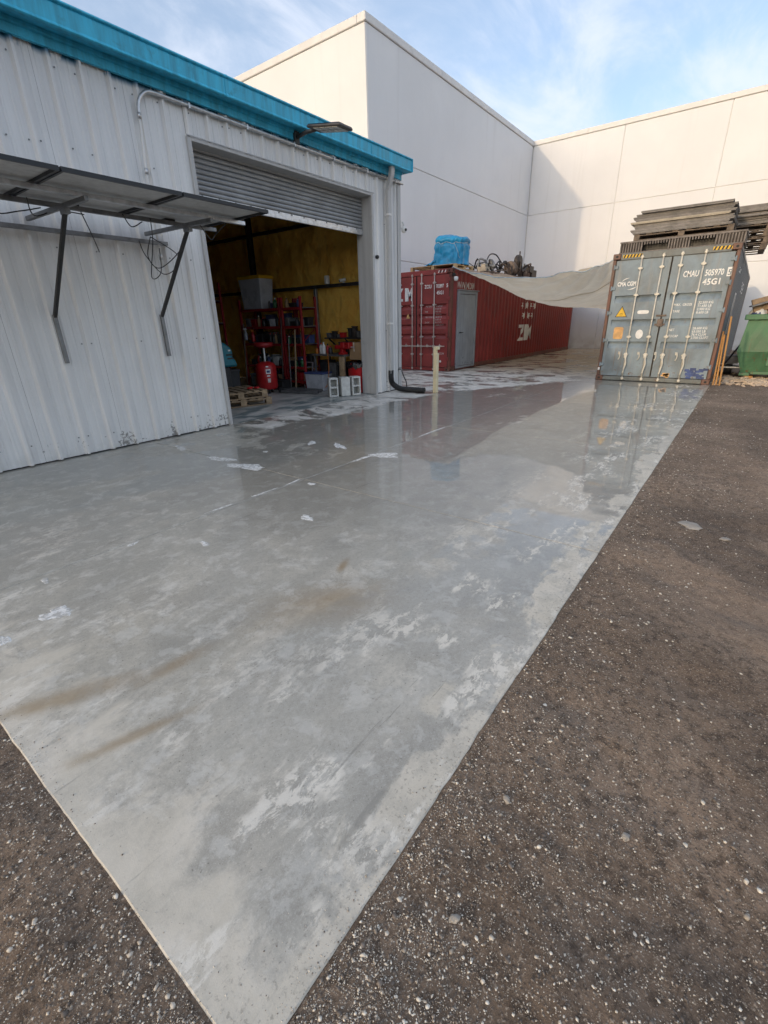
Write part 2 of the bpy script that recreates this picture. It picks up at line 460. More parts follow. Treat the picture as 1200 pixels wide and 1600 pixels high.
    t.set(Coat_Weight=film, Coat_IOR=1.36, Coat_Roughness=t.mp(swp, 0.40, 0.75, 0.008, 0.045))
    hgt = t.ma('ADD', t.mul(fine, 0.05), t.ma('ADD', t.mul(grit, 0.03), t.mul(dry, 0.05)))
    t.bump(hgt, 0.4, 0.03)
    cb = t.n.new('ShaderNodeBump'); cb.inputs['Strength'].default_value = 0.035; cb.inputs['Distance'].default_value = 0.02
    t.put(cb.inputs['Height'], t.noise(t.scale(p, (1, 1, 1)), 2.2, 3, 0.5)); t.l.new(cb.outputs[0], t.b.inputs['Coat Normal'])
    MATS['wet_concrete'] = t.m
    t = NT('slurry_crust'); p = t.pos()
    t.set(Base_Color=t.mx(t.mp(t.noise(p, 26, 6, 0.7), 0.42, 0.58), (0.44, 0.435, 0.41), (0.74, 0.74, 0.72)), Roughness=0.85); t.bump(t.noise(p, 60, 4), 0.3, 0.01)
    MATS['slurry_crust'] = t.m
    # shop floor, dry and stained
    t = NT('shop_floor'); p = t.pos(); n = t.noise(p, 1.4, 6, 0.62, 0.5)
    c = t.mx(t.mp(n, 0.3, 0.7), (0.34, 0.335, 0.31), (0.55, 0.53, 0.49))
    c = t.mx(t.mul(t.mp(t.noise(t.scale(p, (1, 2.2, 1)), 1.9, 4), 0.45, 0.6, 0, 0.7), t.mp(t.sep(p)['Y'], 7.9, 7.2)), c, (0.035, 0.095, 0.11))
    t.set(Base_Color=c, Roughness=t.mp(n, 0.3, 0.7, 0.25, 0.6)); t.bump(t.noise(p, 40, 3), 0.15, 0.01)
    MATS['shop_floor'] = t.m
mk_concrete()

def mk_dirt():
    t = NT('dirt'); p = t.pos()
    n = t.noise(p, 1.1, 6, 0.62, 0.3); f = t.noise(p, 24, 8, 0.76); g = t.noise(p, 120, 5, 0.75); v = t.voro(p, 70)
    c = t.mx(t.mp(n, 0.3, 0.7), (0.175, 0.126, 0.090), (0.31, 0.230, 0.168))
    c = t.mx(t.mp(t.noise(t.scale(p, (0.5, 1.6, 1), rot=(0, 0, 0.05)), 0.8, 5, 0.6, 0.4), 0.48, 0.64, 0, 0.55), c, (0.105, 0.077, 0.058))
    c = t.mx(t.mp(f, 0.44, 0.64, 0, 0.85), c, (0.078, 0.058, 0.044))
    c = t.mx(t.mp(t.noise(p, 0.55, 4, 0.6, 0.5), 0.5, 0.7, 0, 0.4), c, (0.36, 0.26, 0.185))
    c = t.mx(t.mp(g, 0.55, 0.66, 0, 0.8), c, (0.58, 0.49, 0.385))
    c = t.mx(t.mp(v, 0.22, 0.10, 0, 0.5), c, (0.40, 0.35, 0.30))
    c = t.mx(t.mp(t.noise(p, 75, 3, 0.6), 0.62, 0.70, 0, 0.7), c, (0.06, 0.048, 0.042))
    t.set(Base_Color=c, Roughness=0.95, Specular_IOR_Level=0.3)
    t.bump(t.ma('ADD', t.mul(f, 1.2), t.ma('ADD', t.mul(g, 0.5), t.mul(t.mp(v, 0.0, 0.5, 1, 0), 0.4))), 0.8, 0.022)
    MATS['dirt'] = t.m
    t = NT('gravel'); r = t.island(); p = t.pos()
    n = t.n.new('ShaderNodeValToRGB'); t.put(n.inputs[0], r)
    el = n.color_ramp.elements
    el[0].position = 0.0; el[0].color = (0.11, 0.09, 0.075, 1)
    el[1].position = 0.38; el[1].color = (0.21, 0.175, 0.145, 1)
    for ps, cc in ((0.50, (0.36, 0.31, 0.25)), (0.62, (0.52, 0.46, 0.38)), (0.80, (0.68, 0.63, 0.54)), (1.0, (0.74, 0.70, 0.62))):
        e = el.new(ps); e.color = cc + (1,)
    c = t.mx(t.mp(t.noise(p, 160, 3), 0.45, 0.7, 0, 0.35), n.outputs[0], (0.145, 0.116, 0.094))
    t.set(Base_Color=c, Roughness=0.75)
    MATS['gravel'] = t.m
mk_dirt()

def mk_foam():
    t = NT('spray_foam'); p = t.pos()
    n = t.noise(p, 2.2, 5, 0.6, 0.8)
    c = t.mx(t.mp(n, 0.3, 0.7), (0.93, 0.50, 0.085), (0.98, 0.62, 0.13))
    c = t.mx(t.mp(t.noise(t.scale(p, (1, 1, 0.4)), 6, 4), 0.55, 0.75, 0, 0.4), c, (0.40, 0.24, 0.07))
    t.set(Base_Color=c, Roughness=0.6); t.bump(t.noise(t.scale(p, (1, 1, 0.6)), 9, 6, 0.65, 0.9), 0.9, 0.06)
    MATS['spray_foam'] = t.m
mk_foam()

def mk_painted_steel(name, col, rustc, dirtc, rust=0.4, fade=0.3, world=True):
    t = NT(name); p = t.pos(); z = t.sep(p)['Z']
    n = t.noise(p, 1.6, 6, 0.62, 0.4); st = t.noise(t.scale(p, (5, 5, 0.35)), 2.2, 5, 0.62)
    c = t.mx(t.mp(n, 0.3, 0.7), tuple(q * (1 - fade) for q in col), tuple(q * (1 + fade) for q in col))
    c = t.mx(t.mp(st, 0.5, 0.78, 0, 0.5), c, dirtc)
    sp = t.noise(p, 9, 7, 0.72, 0.3)
    low = t.mp(z, 0.0, 0.9, 0.10, 0.0)
    c = t.mx(t.mp(t.ma('ADD', sp, low), 0.655, 0.72, 0, rust), c, rustc)
    c = t.mx(t.mul(t.mp(t.noise(t.scale(p, (9, 9, 0.3)), 1.7, 5, 0.65), 0.56, 0.70), t.mp(z, 1.2, 0.2, 0.25, 0.7), rust), c, rustc)
    t.set(Base_Color=c, Roughness=t.mp(n, 0.3, 0.7, 0.42, 0.62))
    t.bump(t.noise(p, 6, 4), 0.10, 0.02)
    MATS[name] = t.m
mk_painted_steel('red_steel', (0.26, 0.037, 0.033), (0.13, 0.048, 0.024), (0.165, 0.038, 0.035), 0.6, 0.2)
mk_painted_steel('blue_steel', (0.185, 0.235, 0.268), (0.17, 0.085, 0.04), (0.29, 0.29, 0.265), 0.95, 0.32)
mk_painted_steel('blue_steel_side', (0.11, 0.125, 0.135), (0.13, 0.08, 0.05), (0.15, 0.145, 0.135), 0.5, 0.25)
mk_painted_steel('rust_blue_frame', (0.135, 0.062, 0.042), (0.16, 0.17, 0.17), (0.075, 0.042, 0.034), 0.5, 0.35)
mk_painted_steel('rust_red_frame', (0.155, 0.045, 0.03), (0.24, 0.15, 0.10), (0.085, 0.03, 0.022), 0.7, 0.35)
mk_painted_steel('blue_grey_header', (0.14, 0.155, 0.15), (0.12, 0.065, 0.04), (0.10, 0.095, 0.085), 0.7, 0.3)
mk_painted_steel('grey_door_paint', (0.30, 0.32, 0.345), (0.08, 0.075, 0.07), (0.23, 0.235, 0.25), 0.8, 0.15)
mk_painted_steel('dumpster_green', (0.075, 0.185, 0.095), (0.17, 0.045, 0.02), (0.12, 0.24, 0.13), 0.9, 0.3)

plain('teal_trim', (0.045, 0.43, 0.63), 0.5, var=0.22, sc=2.2, streak=True, dirt=((0.03, 0.22, 0.32), 0.6))
plain('white_trim', (0.72, 0.71, 0.69), 0.6, var=0.06, sc=2, dirt=((0.5, 0.48, 0.45), 0.4))
plain('grey_trim', (0.46, 0.46, 0.455), 0.5, var=0.10, sc=2, streak=True, dirt=((0.28, 0.26, 0.24), 0.4))
plain('roll_steel', (0.36, 0.37, 0.38), 0.42, 0.35, 0.14, 3, streak=False)
plain('galvanised', (0.55, 0.56, 0.57), 0.36, 0.75, 0.2, 14)
plain('dark_steel', (0.045, 0.045, 0.045), 0.5, 0.3, 0.3, 8)
plain('grey_strut', (0.20, 0.205, 0.21), 0.42, 0.6, 0.25, 9)
plain('black_frame', (0.022, 0.023, 0.026), 0.4, 0.2, 0.2, 6)
plain('backsheet', (0.52, 0.52, 0.51), 0.55, 0, 0.12, 3, dirt=((0.30, 0.28, 0.25), 0.6), streak=True)
plain('solar_cell', (0.010, 0.014, 0.035), 0.12, 0, 0.2, 4)
plain('black_rubber', (0.016, 0.016, 0.017), 0.5, 0, 0.3, 12, bump=0.2)
plain('black_plastic', (0.018, 0.018, 0.019), 0.38, 0, 0.3, 12)
plain('white_plastic', (0.72, 0.72, 0.70), 0.4, 0, 0.06, 5)
plain('red_paint', (0.38, 0.014, 0.016), 0.36, 0, 0.18, 5, dirt=((0.12, 0.02, 0.02), 0.5))
plain('rack_red', (0.26, 0.012, 0.014), 0.45, 0, 0.25, 5, dirt=((0.08, 0.02, 0.02), 0.6))
plain('red_plastic', (0.52, 0.018, 0.022), 0.34, 0, 0.12, 4)
plain('yellow_plastic', (0.68, 0.40, 0.02), 0.4, 0, 0.08, 4)
plain('clear_plastic', (0.46, 0.48, 0.52), 0.3, 0, 0.12, 3)
plain('blue_plastic', (0.05, 0.075, 0.19), 0.4, 0, 0.15, 4)
plain('teal_machine', (0.012, 0.17, 0.225), 0.35, 0, 0.15, 4)
plain('wood_new', (0.56, 0.38, 0.19), 0.75, 0, 0.25, 9, bump=0.3, dirt=((0.28, 0.16, 0.07), 0.5), orand=0.35)
plain('wood_old', (0.20, 0.155, 0.115), 0.85, 0, 0.35, 9, bump=0.4, dirt=((0.07, 0.055, 0.045), 0.7), orand=0.5)
plain('wood_pallet', (0.34, 0.24, 0.145), 0.8, 0, 0.3, 9, bump=0.3, dirt=((0.13, 0.09, 0.06), 0.6), orand=0.45)
plain('plank_orange', (0.52, 0.27, 0.085), 0.7, 0, 0.22, 7, bump=0.3, dirt=((0.22, 0.11, 0.05), 0.5), orand=0.35)
plain('stake_cream', (0.74, 0.64, 0.42), 0.65, 0, 0.10, 4, dirt=((0.45, 0.36, 0.22), 0.6))
plain('cardboard', (0.34, 0.22, 0.12), 0.85, 0, 0.12, 4)
plain('cinder', (0.56, 0.565, 0.54), 0.95, 0, 0.12, 12, bump=0.6, bsc=90)
plain('black_bag', (0.012, 0.012, 0.014), 0.28, 0, 0.3, 12)
plain('bluetarp', (0.008, 0.245, 0.46), 0.42, 0, 0.2, 4)
plain('rope_grey', (0.42, 0.48, 0.52), 0.8, 0, 0.2, 12)
plain('scrap_dark', (0.055, 0.046, 0.042), 0.6, 0.3, 0.45, 12, dirt=((0.16, 0.085, 0.045), 0.7))
plain('scrap_brown', (0.17, 0.125, 0.095), 0.7, 0.1, 0.4, 10, dirt=((0.06, 0.045, 0.04), 0.7))
plain('sheet_grey', (0.27, 0.25, 0.23), 0.72, 0.0, 0.3, 5, bump=0.3, dirt=((0.06, 0.052, 0.046), 0.6), orand=0.55)
plain('sheet_pale', (0.42, 0.37, 0.29), 0.75, 0, 0.2, 5, dirt=((0.2, 0.16, 0.12), 0.5))
plain('crate_dark', (0.19, 0.165, 0.145), 0.75, 0, 0.35, 8, dirt=((0.045, 0.04, 0.037), 0.6))
plain('rod_cream', (0.62, 0.585, 0.50), 0.5, 0.1, 0.12, 7, dirt=((0.30, 0.17, 0.08), 0.7))
plain('rod_pale_red', (0.50, 0.42, 0.37), 0.5, 0.1, 0.18, 7, dirt=((0.25, 0.09, 0.06), 0.7))
plain('gasket', (0.018, 0.017, 0.016), 0.75, 0, 0.3, 8)
plain('gasket_worn', (0.11, 0.10, 0.085), 0.8, 0, 0.4, 6)
plain('print_white', (0.78, 0.77, 0.74), 0.6, 0, 0.08, 9, dirt=((0.42, 0.38, 0.34), 0.5))
plain('print_white_worn', (0.62, 0.57, 0.54), 0.6, 0, 0.2, 7, dirt=((0.22, 0.08, 0.07), 0.8))
plain('print_black', (0.012, 0.012, 0.012), 0.6, 0, 0.1, 9)
plain('print_yellow', (0.70, 0.43, 0.03), 0.55, 0, 0.15, 7)
plain('sticker_orange', (0.66, 0.38, 0.15), 0.65, 0, 0.2, 8, dirt=((0.40, 0.18, 0.07), 0.6))
plain('tape_blue', (0.045, 0.075, 0.20), 0.6, 0, 0.4, 8, dirt=((0.2, 0.24, 0.26), 0.7))
plain('poster_blue', (0.02, 0.21, 0.36), 0.4, 0, 0.08, 4)
plain('lamp_lens', (0.55, 0.55, 0.50), 0.25, 0, 0.08, 10)
plain('lamp_body', (0.075, 0.072, 0.07), 0.45, 0.3, 0.2, 8)
plain('insulation_scrap', (0.58, 0.46, 0.34), 0.9, 0, 0.25, 20, orand=0.3)
plain('concrete_lump', (0.33, 0.30, 0.26), 0.9, 0, 0.2, 14, bump=0.5, dirt=((0.12, 0.10, 0.08), 0.6))
plain('trailer_grey', (0.16, 0.165, 0.175), 0.55, 0.2, 0.2, 6)
plain('bottle_green', (0.03, 0.14, 0.05), 0.25, 0, 0.1, 4)
plain('bottle_orange', (0.52, 0.16, 0.02), 0.3, 0, 0.1, 4)
plain('clutter_grey', (0.13, 0.13, 0.13), 0.5, 0, 0.35, 8)
plain('clutter_black', (0.025, 0.025, 0.027), 0.5, 0, 0.35, 8)

def mk_tarp():
    t = NT('shade_cloth'); p = t.pos()
    n = t.noise(p, 0.8, 5, 0.6); s = t.noise(t.scale(p, (6.0, 0.7, 1), rot=(0, 0, 0.5)), 1.8, 4, 0.6, 0.4)
    c = t.mx(t.mp(n, 0.3, 0.7), (0.76, 0.64, 0.47), (0.88, 0.76, 0.58))
    c = t.mx(t.mp(s, 0.45, 0.7, 0, 0.5), c, (0.94, 0.85, 0.69))
    t.set(Base_Color=c, Roughness=0.8)
    tr = t.n.new('ShaderNodeBsdfTranslucent'); t.put(tr.inputs['Color'], c)
    mx = t.n.new('ShaderNodeMixShader'); mx.inputs[0].default_value = 0.62
    t.l.new(t.b.outputs[0], mx.inputs[1]); t.l.new(tr.outputs[0], mx.inputs[2]); t.l.new(mx.outputs[0], t.out.inputs[0])
    t.bump(t.noise(p, 60, 3), 0.2, 0.01)
    MATS['shade_cloth'] = t.m
mk_tarp()

# ------------------------------------------------------------------ ground: dirt sheet with gravel
def fbm(x, y, sc, oc=4):
    return mnoise.fractal(Vector((x * sc, y * sc, 3.7)), 1.0, 2.1, oc)
def dirt_z(x, y):
    """height of the loose dirt; the slab top is z = 0"""
    d = max(0.51 - y, 0.16 - x, 0.0)          # distance outside the slab
    r = math.hypot(x, y)
    if r > 60: return -0.05
    z = (-0.009 if y < 0.51 and x > 0.2 else -0.006) + 0.030 * fbm(x, y, 0.7, 3) * min(1, d * 2) + 0.016 * fbm(x + 5, y, 3.5, 3) * min(1, d * 5 + 0.1)
    if r < 7: z += 0.007 * fbm(x, y + 9, 14, 3) * min(1, d * 8 + 0.2)
    z += 0.02 * math.exp(-((d - 0.22) / 0.2) ** 2) * (0.5 + fbm(x, y, 1.3, 2))
    # faint ruts from wheels running beside the slab
    z -= 0.022 * math.exp(-((y + 0.95) / 0.22) ** 2) * (0.7 + 0.5 * fbm(x, y, 2.2, 2))
    z += 0.009 * math.sin((y * 0.9 + x * 0.35) * 26 + 2.0 * fbm(x, y, 1.5, 2)) * math.exp(-((y + 0.95) / 0.5) ** 2)
    z -= 0.018 * math.exp(-((y + 2.6 - 0.08 * x) / 0.25) ** 2) * (0.7 + 0.5 * fbm(x, y, 2.0, 2))
    return z
def axis_pts(lo, hi, fine_lo, fine_hi, step, grow=1.18):
    a = list(np.arange(fine_lo, fine_hi, step)); s = step
    q = fine_hi
    while q < hi: a.append(q); s *= grow; q += s
    a.append(hi)
    s = step; q = fine_lo - s
    while q > lo: a.insert(0, q); s *= grow; q -= s
    a.insert(0, lo); return a
GX = axis_pts(-900, 900, -1.2, 7.0, 0.035, 1.10); GY = axis_pts(-900, 900, -4.5, 2.6, 0.035, 1.10)
gm = MB()
def ground_z(x, y):
    if x < 0.155 or y < 0.505: return dirt_z(x, y)
    if x < 0.22 or y < 0.57: return min(dirt_z(x, y), -0.006)
    return -0.09
gm.v = [(x, y, ground_z(x, y)) for x in GX for y in GY]
ny = len(GY)
gm.f = [(i * ny + j, (i + 1) * ny + j, (i + 1) * ny + j + 1, i * ny + j + 1) for i in range(len(GX) - 1) for j in range(ny - 1)]
ground = struct(gm.build('ground', 'dirt', None, smooth=True, world=False, fix=False))

def ico():
    bm = bmesh.new(); bmesh.ops.create_icosphere(bm, subdivisions=1, radius=1.0)
    v = np.array([q.co[:] for q in bm.verts]); f = np.array([[q.index for q in fa.verts] for fa in bm.faces]); bm.free(); return v, f
ICO_V, ICO_F = ico()
def pebbles(name, pts, sizes, mat, label=None):
    n = len(pts); k = len(ICO_V)
    ang = rng.uniform(0, 2 * math.pi, n); ca, sa = np.cos(ang), np.sin(ang)
    V = ICO_V[None] * (1 + rng.uniform(-0.35, 0.35, (n, k, 1)))
    V = V * np.stack([np.ones(n), rng.uniform(0.55, 1, n), rng.uniform(0.4, 0.75, n)], 1)[:, None, :] * sizes[:, None, None]
    R = np.stack([V[..., 0] * ca[:, None] - V[..., 1] * sa[:, None], V[..., 0] * sa[:, None] + V[..., 1] * ca[:, None], V[..., 2]], -1) + pts[:, None, :]
    Fc = (ICO_F[None] + (np.arange(n) * k)[:, None, None]).reshape(-1, 3)
    me = bpy.data.meshes.new(name)
    me.vertices.add(n * k); me.vertices.foreach_set('co', R.reshape(-1))
    me.loops.add(Fc.size); me.loops.foreach_set('vertex_index', Fc.reshape(-1).astype(np.int32))
    me.polygons.add(len(Fc)); me.polygons.foreach_set('loop_start', np.arange(0, Fc.size, 3, dtype=np.int32))
    me.update(calc_edges=True); me.materials.append(MATS[mat])
    o = bpy.data.objects.new(name, me); COL.objects.link(o); return o
OCT_V = np.array([(1, 0, 0), (-1, 0, 0), (0, 1, 0), (0, -1, 0), (0, 0, 1), (0, 0, -1)], float)
OCT_F = np.array([(0, 2, 4), (2, 1, 4), (1, 3, 4), (3, 0, 4), (2, 0, 5), (1, 2, 5), (3, 1, 5), (0, 3, 5)])
def scatter(count, lo, hi, mean, sig, cap, edge_pull):
    P, Z = [], []
    while len(P) < count:
        r = math.exp(random.uniform(math.log(0.28), math.log(16))); a = random.uniform(-2.2, 2.6)
        x, y = r * math.cos(a), r * math.sin(a)
        if x < -1.2 or (x > 0.15 and y > 0.50) or y > 3.2: continue
        edge = max(0.51 - y, 0.16 - x)
        dens = 0.30 + edge_pull * math.exp(-edge / 0.45) + 0.5 * fbm(x, y, 1.3, 3)
        if x < 0.16: dens += 0.2
        if random.random() > dens: continue
        s_ = random.lognormvariate(math.log(mean), sig) * (0.55 + 0.42 * r ** 0.7)
        s_ = min(max(s_, lo), cap, hi)
        P.append((x, y, dirt_z(x, y) + s_ * 0.12)); Z.append(s_)
    return np.array(P), np.array(Z)
g = pebbles('gravel', *scatter(42000, 0.0013, 0.0085, 0.0023, 0.52, 0.0085, 1.0), 'gravel')
g['kind'] = 'stuff'; g['label'] = 'pale and dark gravel scattered over the brown dirt'
ICO_V, ICO_F = OCT_V, OCT_F
g = pebbles('grit', *scatter(150000, 0.0009, 0.006, 0.0016, 0.45, 0.006, 0.5), 'gravel')
g['kind'] = 'stuff'; g['label'] = 'fine grit covering the brown dirt'
sp_, sz_ = [], []
while len(sp_) < 1300:
    if random.random() < 0.72: x = 0.25 + random.expovariate(0.45); y = 0.51 + random.expovariate(28)
    else: y = random.uniform(0.5, 3.0); x = 0.16 + random.expovariate(35)
    if x > 11 or random.random() > 0.5 + 1.2 * fbm(x, y, 2.0, 2): continue
    q = random.lognormvariate(math.log(0.0013), 0.45) * (0.6 + 0.35 * math.hypot(x, y) ** 0.7); sp_.append((x, y, q * 0.3)); sz_.append(q)
g = pebbles('spilt_grit', np.array(sp_), np.array(sz_), 'gravel')
g['kind'] = 'stuff'; g['label'] = 'crumbs of dirt and grit spilt over the slab edge'

# ------------------------------------------------------------------ concrete slab, poured in bays
slab = bpy.data.objects.new('concrete_slab', None); COL.objects.link(slab); struct(slab)
slab['label'] = 'wet grey concrete slab running from the dirt to the containers'
xs_j = [0.16, 3.04, 6.02, 9.1, 12.0, 15.0, 18.0, 21.0, 24.0, 26.28]; ys_j = [0.51, 3.34, 6.36, 10.40]
for i in range(len(xs_j) - 1):
    for j in range(len(ys_j) - 1):
        x0, x1, y0, y1 = xs_j[i], xs_j[i + 1], ys_j[j], ys_j[j + 1]
        if j == 2 and x0 < 9.05: continue
        g0 = 0.0035
        m = MB()
        if i == 0 or j == 0:
            # free outer edge: slightly uneven line
            n = 160
            def wob(s, k): return 0.005 * fbm(s, k, 2.5, 3) + 0.004 * max(0, fbm(s, k + 2, 14, 3) - 0.1) * (-1 if k == 0 else 1) + (0.012 * fbm(s, k + 4, 0.8, 2) if k == 0 else 0)
            poly = []
            if j == 0: poly += [(x0 + (x1 - x0) * k / n, y0 + wob(x0 + (x1 - x0) * k / n, 7)) for k in range(n)]
            else: poly += [(x0, y0 + g0)]
            poly += [(x1 - g0, y0 + (g0 if j else wob(x1, 7))), (x1 - g0, y1 - g0)]
            if i == 0: poly += [(x0 + wob(y1 - (y1 - y0) * k / n, 0) * min(1, 3 * k / n) * min(1, 3 * (n - k) / n), y1 - g0 - (y1 - g0 - y0) * k / n) for k in range(n)]
            else: poly += [(x0 + g0, y1 - g0)]
            if i: poly[0] = (x0 + g0, poly[0][1])
            m.prism(poly, -0.12, 0.0, 'Z')
        else:
            m.box(x0 + g0, x1 - g0, y0 + g0, y1 - g0, -0.12, 0.0)
        m.build('slab_bay', 'wet_concrete', slab, bevel=0.004)

# pale crusts of dried slurry, a couple of millimetres proud of the slab
random.seed(4)
CRUST = [(3.01, 4.22, 0.20, 0.11, 1.78), (3.04, 4.75, 0.19, 0.07, 1.66), (4.22, 3.2, 0.20, 0.09, 2.02), (3.97, 3.33, 0.14, 0.03, 3.05), (0.6, 2.77, 0.085, 0.055, 2.05),
         (2.35, 2.59, 0.059, 0.044, 1.43), (0.34, 2.73, 0.056, 0.025, 1.44), (4.19, 4.38, 0.10, 0.05, 0.85), (4.26, 3.95, 0.17, 0.05, -2.15), (2.55, 3.37, 0.16, 0.011, 3.1),
         (2.09, 3.375, 0.13, 0.012, -3.13), (2.93, 3.37, 0.09, 0.012, -3.06), (1.28, 3.3, 0.04, 0.02, -3.07), (1.59, 2.86, 0.05, 0.025, 1.65), (3.07, 5.66, 0.15, 0.05, 1.4), (0.7, 3.24, 0.04, 0.02, 1.5),
         (2.98, 3.17, 0.045, 0.03, 1.1), (3.55, 4.55, 0.04, 0.025, 0.9), (5.6, 3.37, 0.30, 0.015, 0.0)]
for cx, cy, rx, ry, an in CRUST:
    n = 40; ph = [random.uniform(0, 6.28) for _ in range(4)]
    top = []
    for k in range(n):
        a = 2 * math.pi * k / n
        r = 1 + 0.22 * math.sin(2 * a + ph[0]) + 0.18 * math.sin(3 * a + ph[1]) + 0.10 * math.sin(7 * a + ph[2]) + 0.07 * math.sin(13 * a + ph[3])
        u, v = rx * r * math.cos(a), ry * r * math.sin(a)
        top.append((cx + u * math.cos(an) - v * math.sin(an), cy + u * math.sin(an) + v * math.cos(an)))
    m = MB(); m.v = [(x, y, 0.0002) for x, y in top] + [(cx + (x - cx) * 0.8, cy + (y - cy) * 0.8, 0.0016) for x, y in top] + [(cx, cy, 0.0018)]
    m.f = [(k, (k + 1) % n, n + (k + 1) % n, n + k) for k in range(n)] + [(n + k, n + (k + 1) % n, 2 * n) for k in range(n)]
    m.build('slurry_crust', 'slurry_crust', slab, fix=False)

# ------------------------------------------------------------------ white tilt-up building
WX0, WX1, WY, WH = 13.32, 26.30, 10.43, 9.36
wb = thing('white_building', 'tall white stucco warehouse wrapping round the yard behind the red container', 'building', (WX1, WY, 0))
def wall_panels(along, fixed, cuts, rows, thick, sign):
    for a, b in zip(cuts[:-1], cuts[1:]):
        for z0, z1 in zip(rows[:-1], rows[1:]):
            g0 = 0.011; m = MB()
            if along == 'x': m.box(a + g0, b - g0, fixed, fixed + thick * sign, z0 + g0, z1 - g0)
            else: m.box(fixed, fixed + thick * sign, a + g0, b - g0, z0 + g0, z1 - g0)
            m.build('wall_panel', 'white_stucco', wb, bevel=0.012)
rows = [-0.1, 3.45, 6.31, 9.20]
wall_panels('x', WY, [13.342, WX1 - 0.012], rows, 0.22, 1)
wall_panels('y', WX1, [-21.0, -17.0, -13.0, -9.0, -5.2, -1.36, 2.49, 6.33, 10.41], rows, 0.22, 1)
wall_panels('y', WX0, [WY - 0.0, 16.4, 22.0], rows, 0.22, 1)
MB().box(WX0 + 0.03, WX1 + 0.02, WY + 0.03, 22.0, 0, 9.16).build('wall_core', 'white_trim', wb)
MB().box(WX1 + 0.03, WX1 + 8, -21.0, 22, 0, 9.16).build('wall_core', 'white_trim', wb)
MB().box(WX0 - 0.04, WX1 + 0.25, WY - 0.04, WY + 0.26, 9.20, 9.40).build('parapet_cap', 'white_trim', wb, bevel=0.015)
MB().box(WX1 - 0.04, WX1 + 0.26, -21.0, WY - 0.045, 9.20, 9.397).build('parapet_cap', 'white_trim', wb, bevel=0.015)
MB().box(WX0 - 0.037, WX0 + 0.26, WY + 0.265, 22.0, 9.20, 9.397).build('parapet_cap', 'white_trim', wb, bevel=0.015)

# ------------------------------------------------------------------ metal shop
SY, SX1, SX0 = 6.38, 9.10, -8.0
DX0, DX1, DZ = 4.39, 8.15, 3.69
WT = 4.12
shop = thing('metal_shop', 'grey ribbed metal workshop with teal gutter and half open roller door', 'building', (4.0, SY, 0))
RIB0 = 2.54
def rib_profile(x0, x1):
    """(x, depth) breakpoints of ribbed sheet between x0 and x1; depth is outwards"""
    base = [(-0.036, 0.0), (-0.012, 0.044), (0.015, 0.044), (0.023, 0.0), (0.084, 0.0), (0.092, 0.007), (0.108, 0.007), (0.116, 0.0),
            (0.188, 0.0), (0.196, 0.007), (0.212, 0.007), (0.220, 0.0)]
    pts = []
    k0 = int(math.floor((x0 - RIB0) / 0.305)) - 1; k1 = int(math.ceil((x1 - RIB0) / 0.305)) + 1
    for k in range(k0, k1 + 1): pts += [(RIB0 + 0.305 * k + a, d) for a, d in base]
    def dep(x):
        for (a, da), (b, db) in zip(pts[:-1], pts[1:]):
            if a <= x <= b: return da + (db - da) * (x - a) / (b - a + 1e-9)
        return 0.0
    return [(x0, dep(x0))] + [q for q in pts if x0 + 1e-4 < q[0] < x1 - 1e-4] + [(x1, dep(x1))]
def wall_sheet(x0, x1, z0, z1):
    pr = rib_profile(x0, x1); m = MB(); n = len(pr)
    m.v = [(x, SY - d, z0) for x, d in pr] + [(x, SY - d, z1) for x, d in pr]
    m.f = [(i, i + 1, n + i + 1, n + i) for i in range(n - 1)]
    return m.build('wall_sheet', 'siding', shop, fix=False)
k = 0
x = DX0 - 0.05
while x > SX0:
    a = max(SX0, RIB0 + 0.152 + 0.915 * math.floor((x - 1e-3 - RIB0 - 0.152) / 0.915)); wall_sheet(a, x - 0.002, 0.015, WT); x = a
x = DX0 - 0.05
while x < DX1 - 0.01:
    b = min(DX1 + 0.0, RIB0 + 0.152 + 0.915 * math.ceil((x + 1e-3 - RIB0 - 0.152) / 0.915)); wall_sheet(x, b - 0.002, DZ + 0.045, WT); x = b
wall_sheet(DX1 + 0.05, DX1 + 0.5, 0.015, WT); wall_sheet(DX1 + 0.502, SX1 - 0.005, 0.015, WT)
wall_sheet(DX1 + 0.001, DX1 + 0.048, DZ + 0.045, WT)
msc = MB()
for zc in (0.22, 1.30, 2.30, 3.28, 3.98):
    k = int((SX0 + 1 - RIB0) / 0.305)
    while RIB0 + 0.305 * k < SX1 - 0.1:
        for off in (-0.055, 0.055):
            xx = RIB0 + 0.305 * k + off
            if DX0 - 0.08 < xx < DX1 + 0.08 and zc < DZ + 0.1: continue
            if random.random() < 0.5: msc.lathe([(0.0085, SY - 0.009), (0.0075, SY - 0.001)], (xx, 0, zc + random.uniform(-0.01, 0.01)), 6, 'Y')
        k += 1
msc.build('screws', 'grey_strut', shop)['kind'] = 'stuff'
# solid wall behind the sheets
MB().box(SX0, DX0 - 0.052, SY + 0.01, SY + 0.20, 0, WT).build('wall_frame', 'scrap_dark', shop)
MB().box(DX1 + 0.052, SX1 - 0.01, SY + 0.01, SY + 0.20, 0, WT).build('wall_frame', 'scrap_dark', shop)
MB().box(DX0 - 0.05, DX1 + 0.05, SY + 0.01, SY + 0.20, DZ + 0.05, WT).build('wall_frame', 'dark_steel', shop)
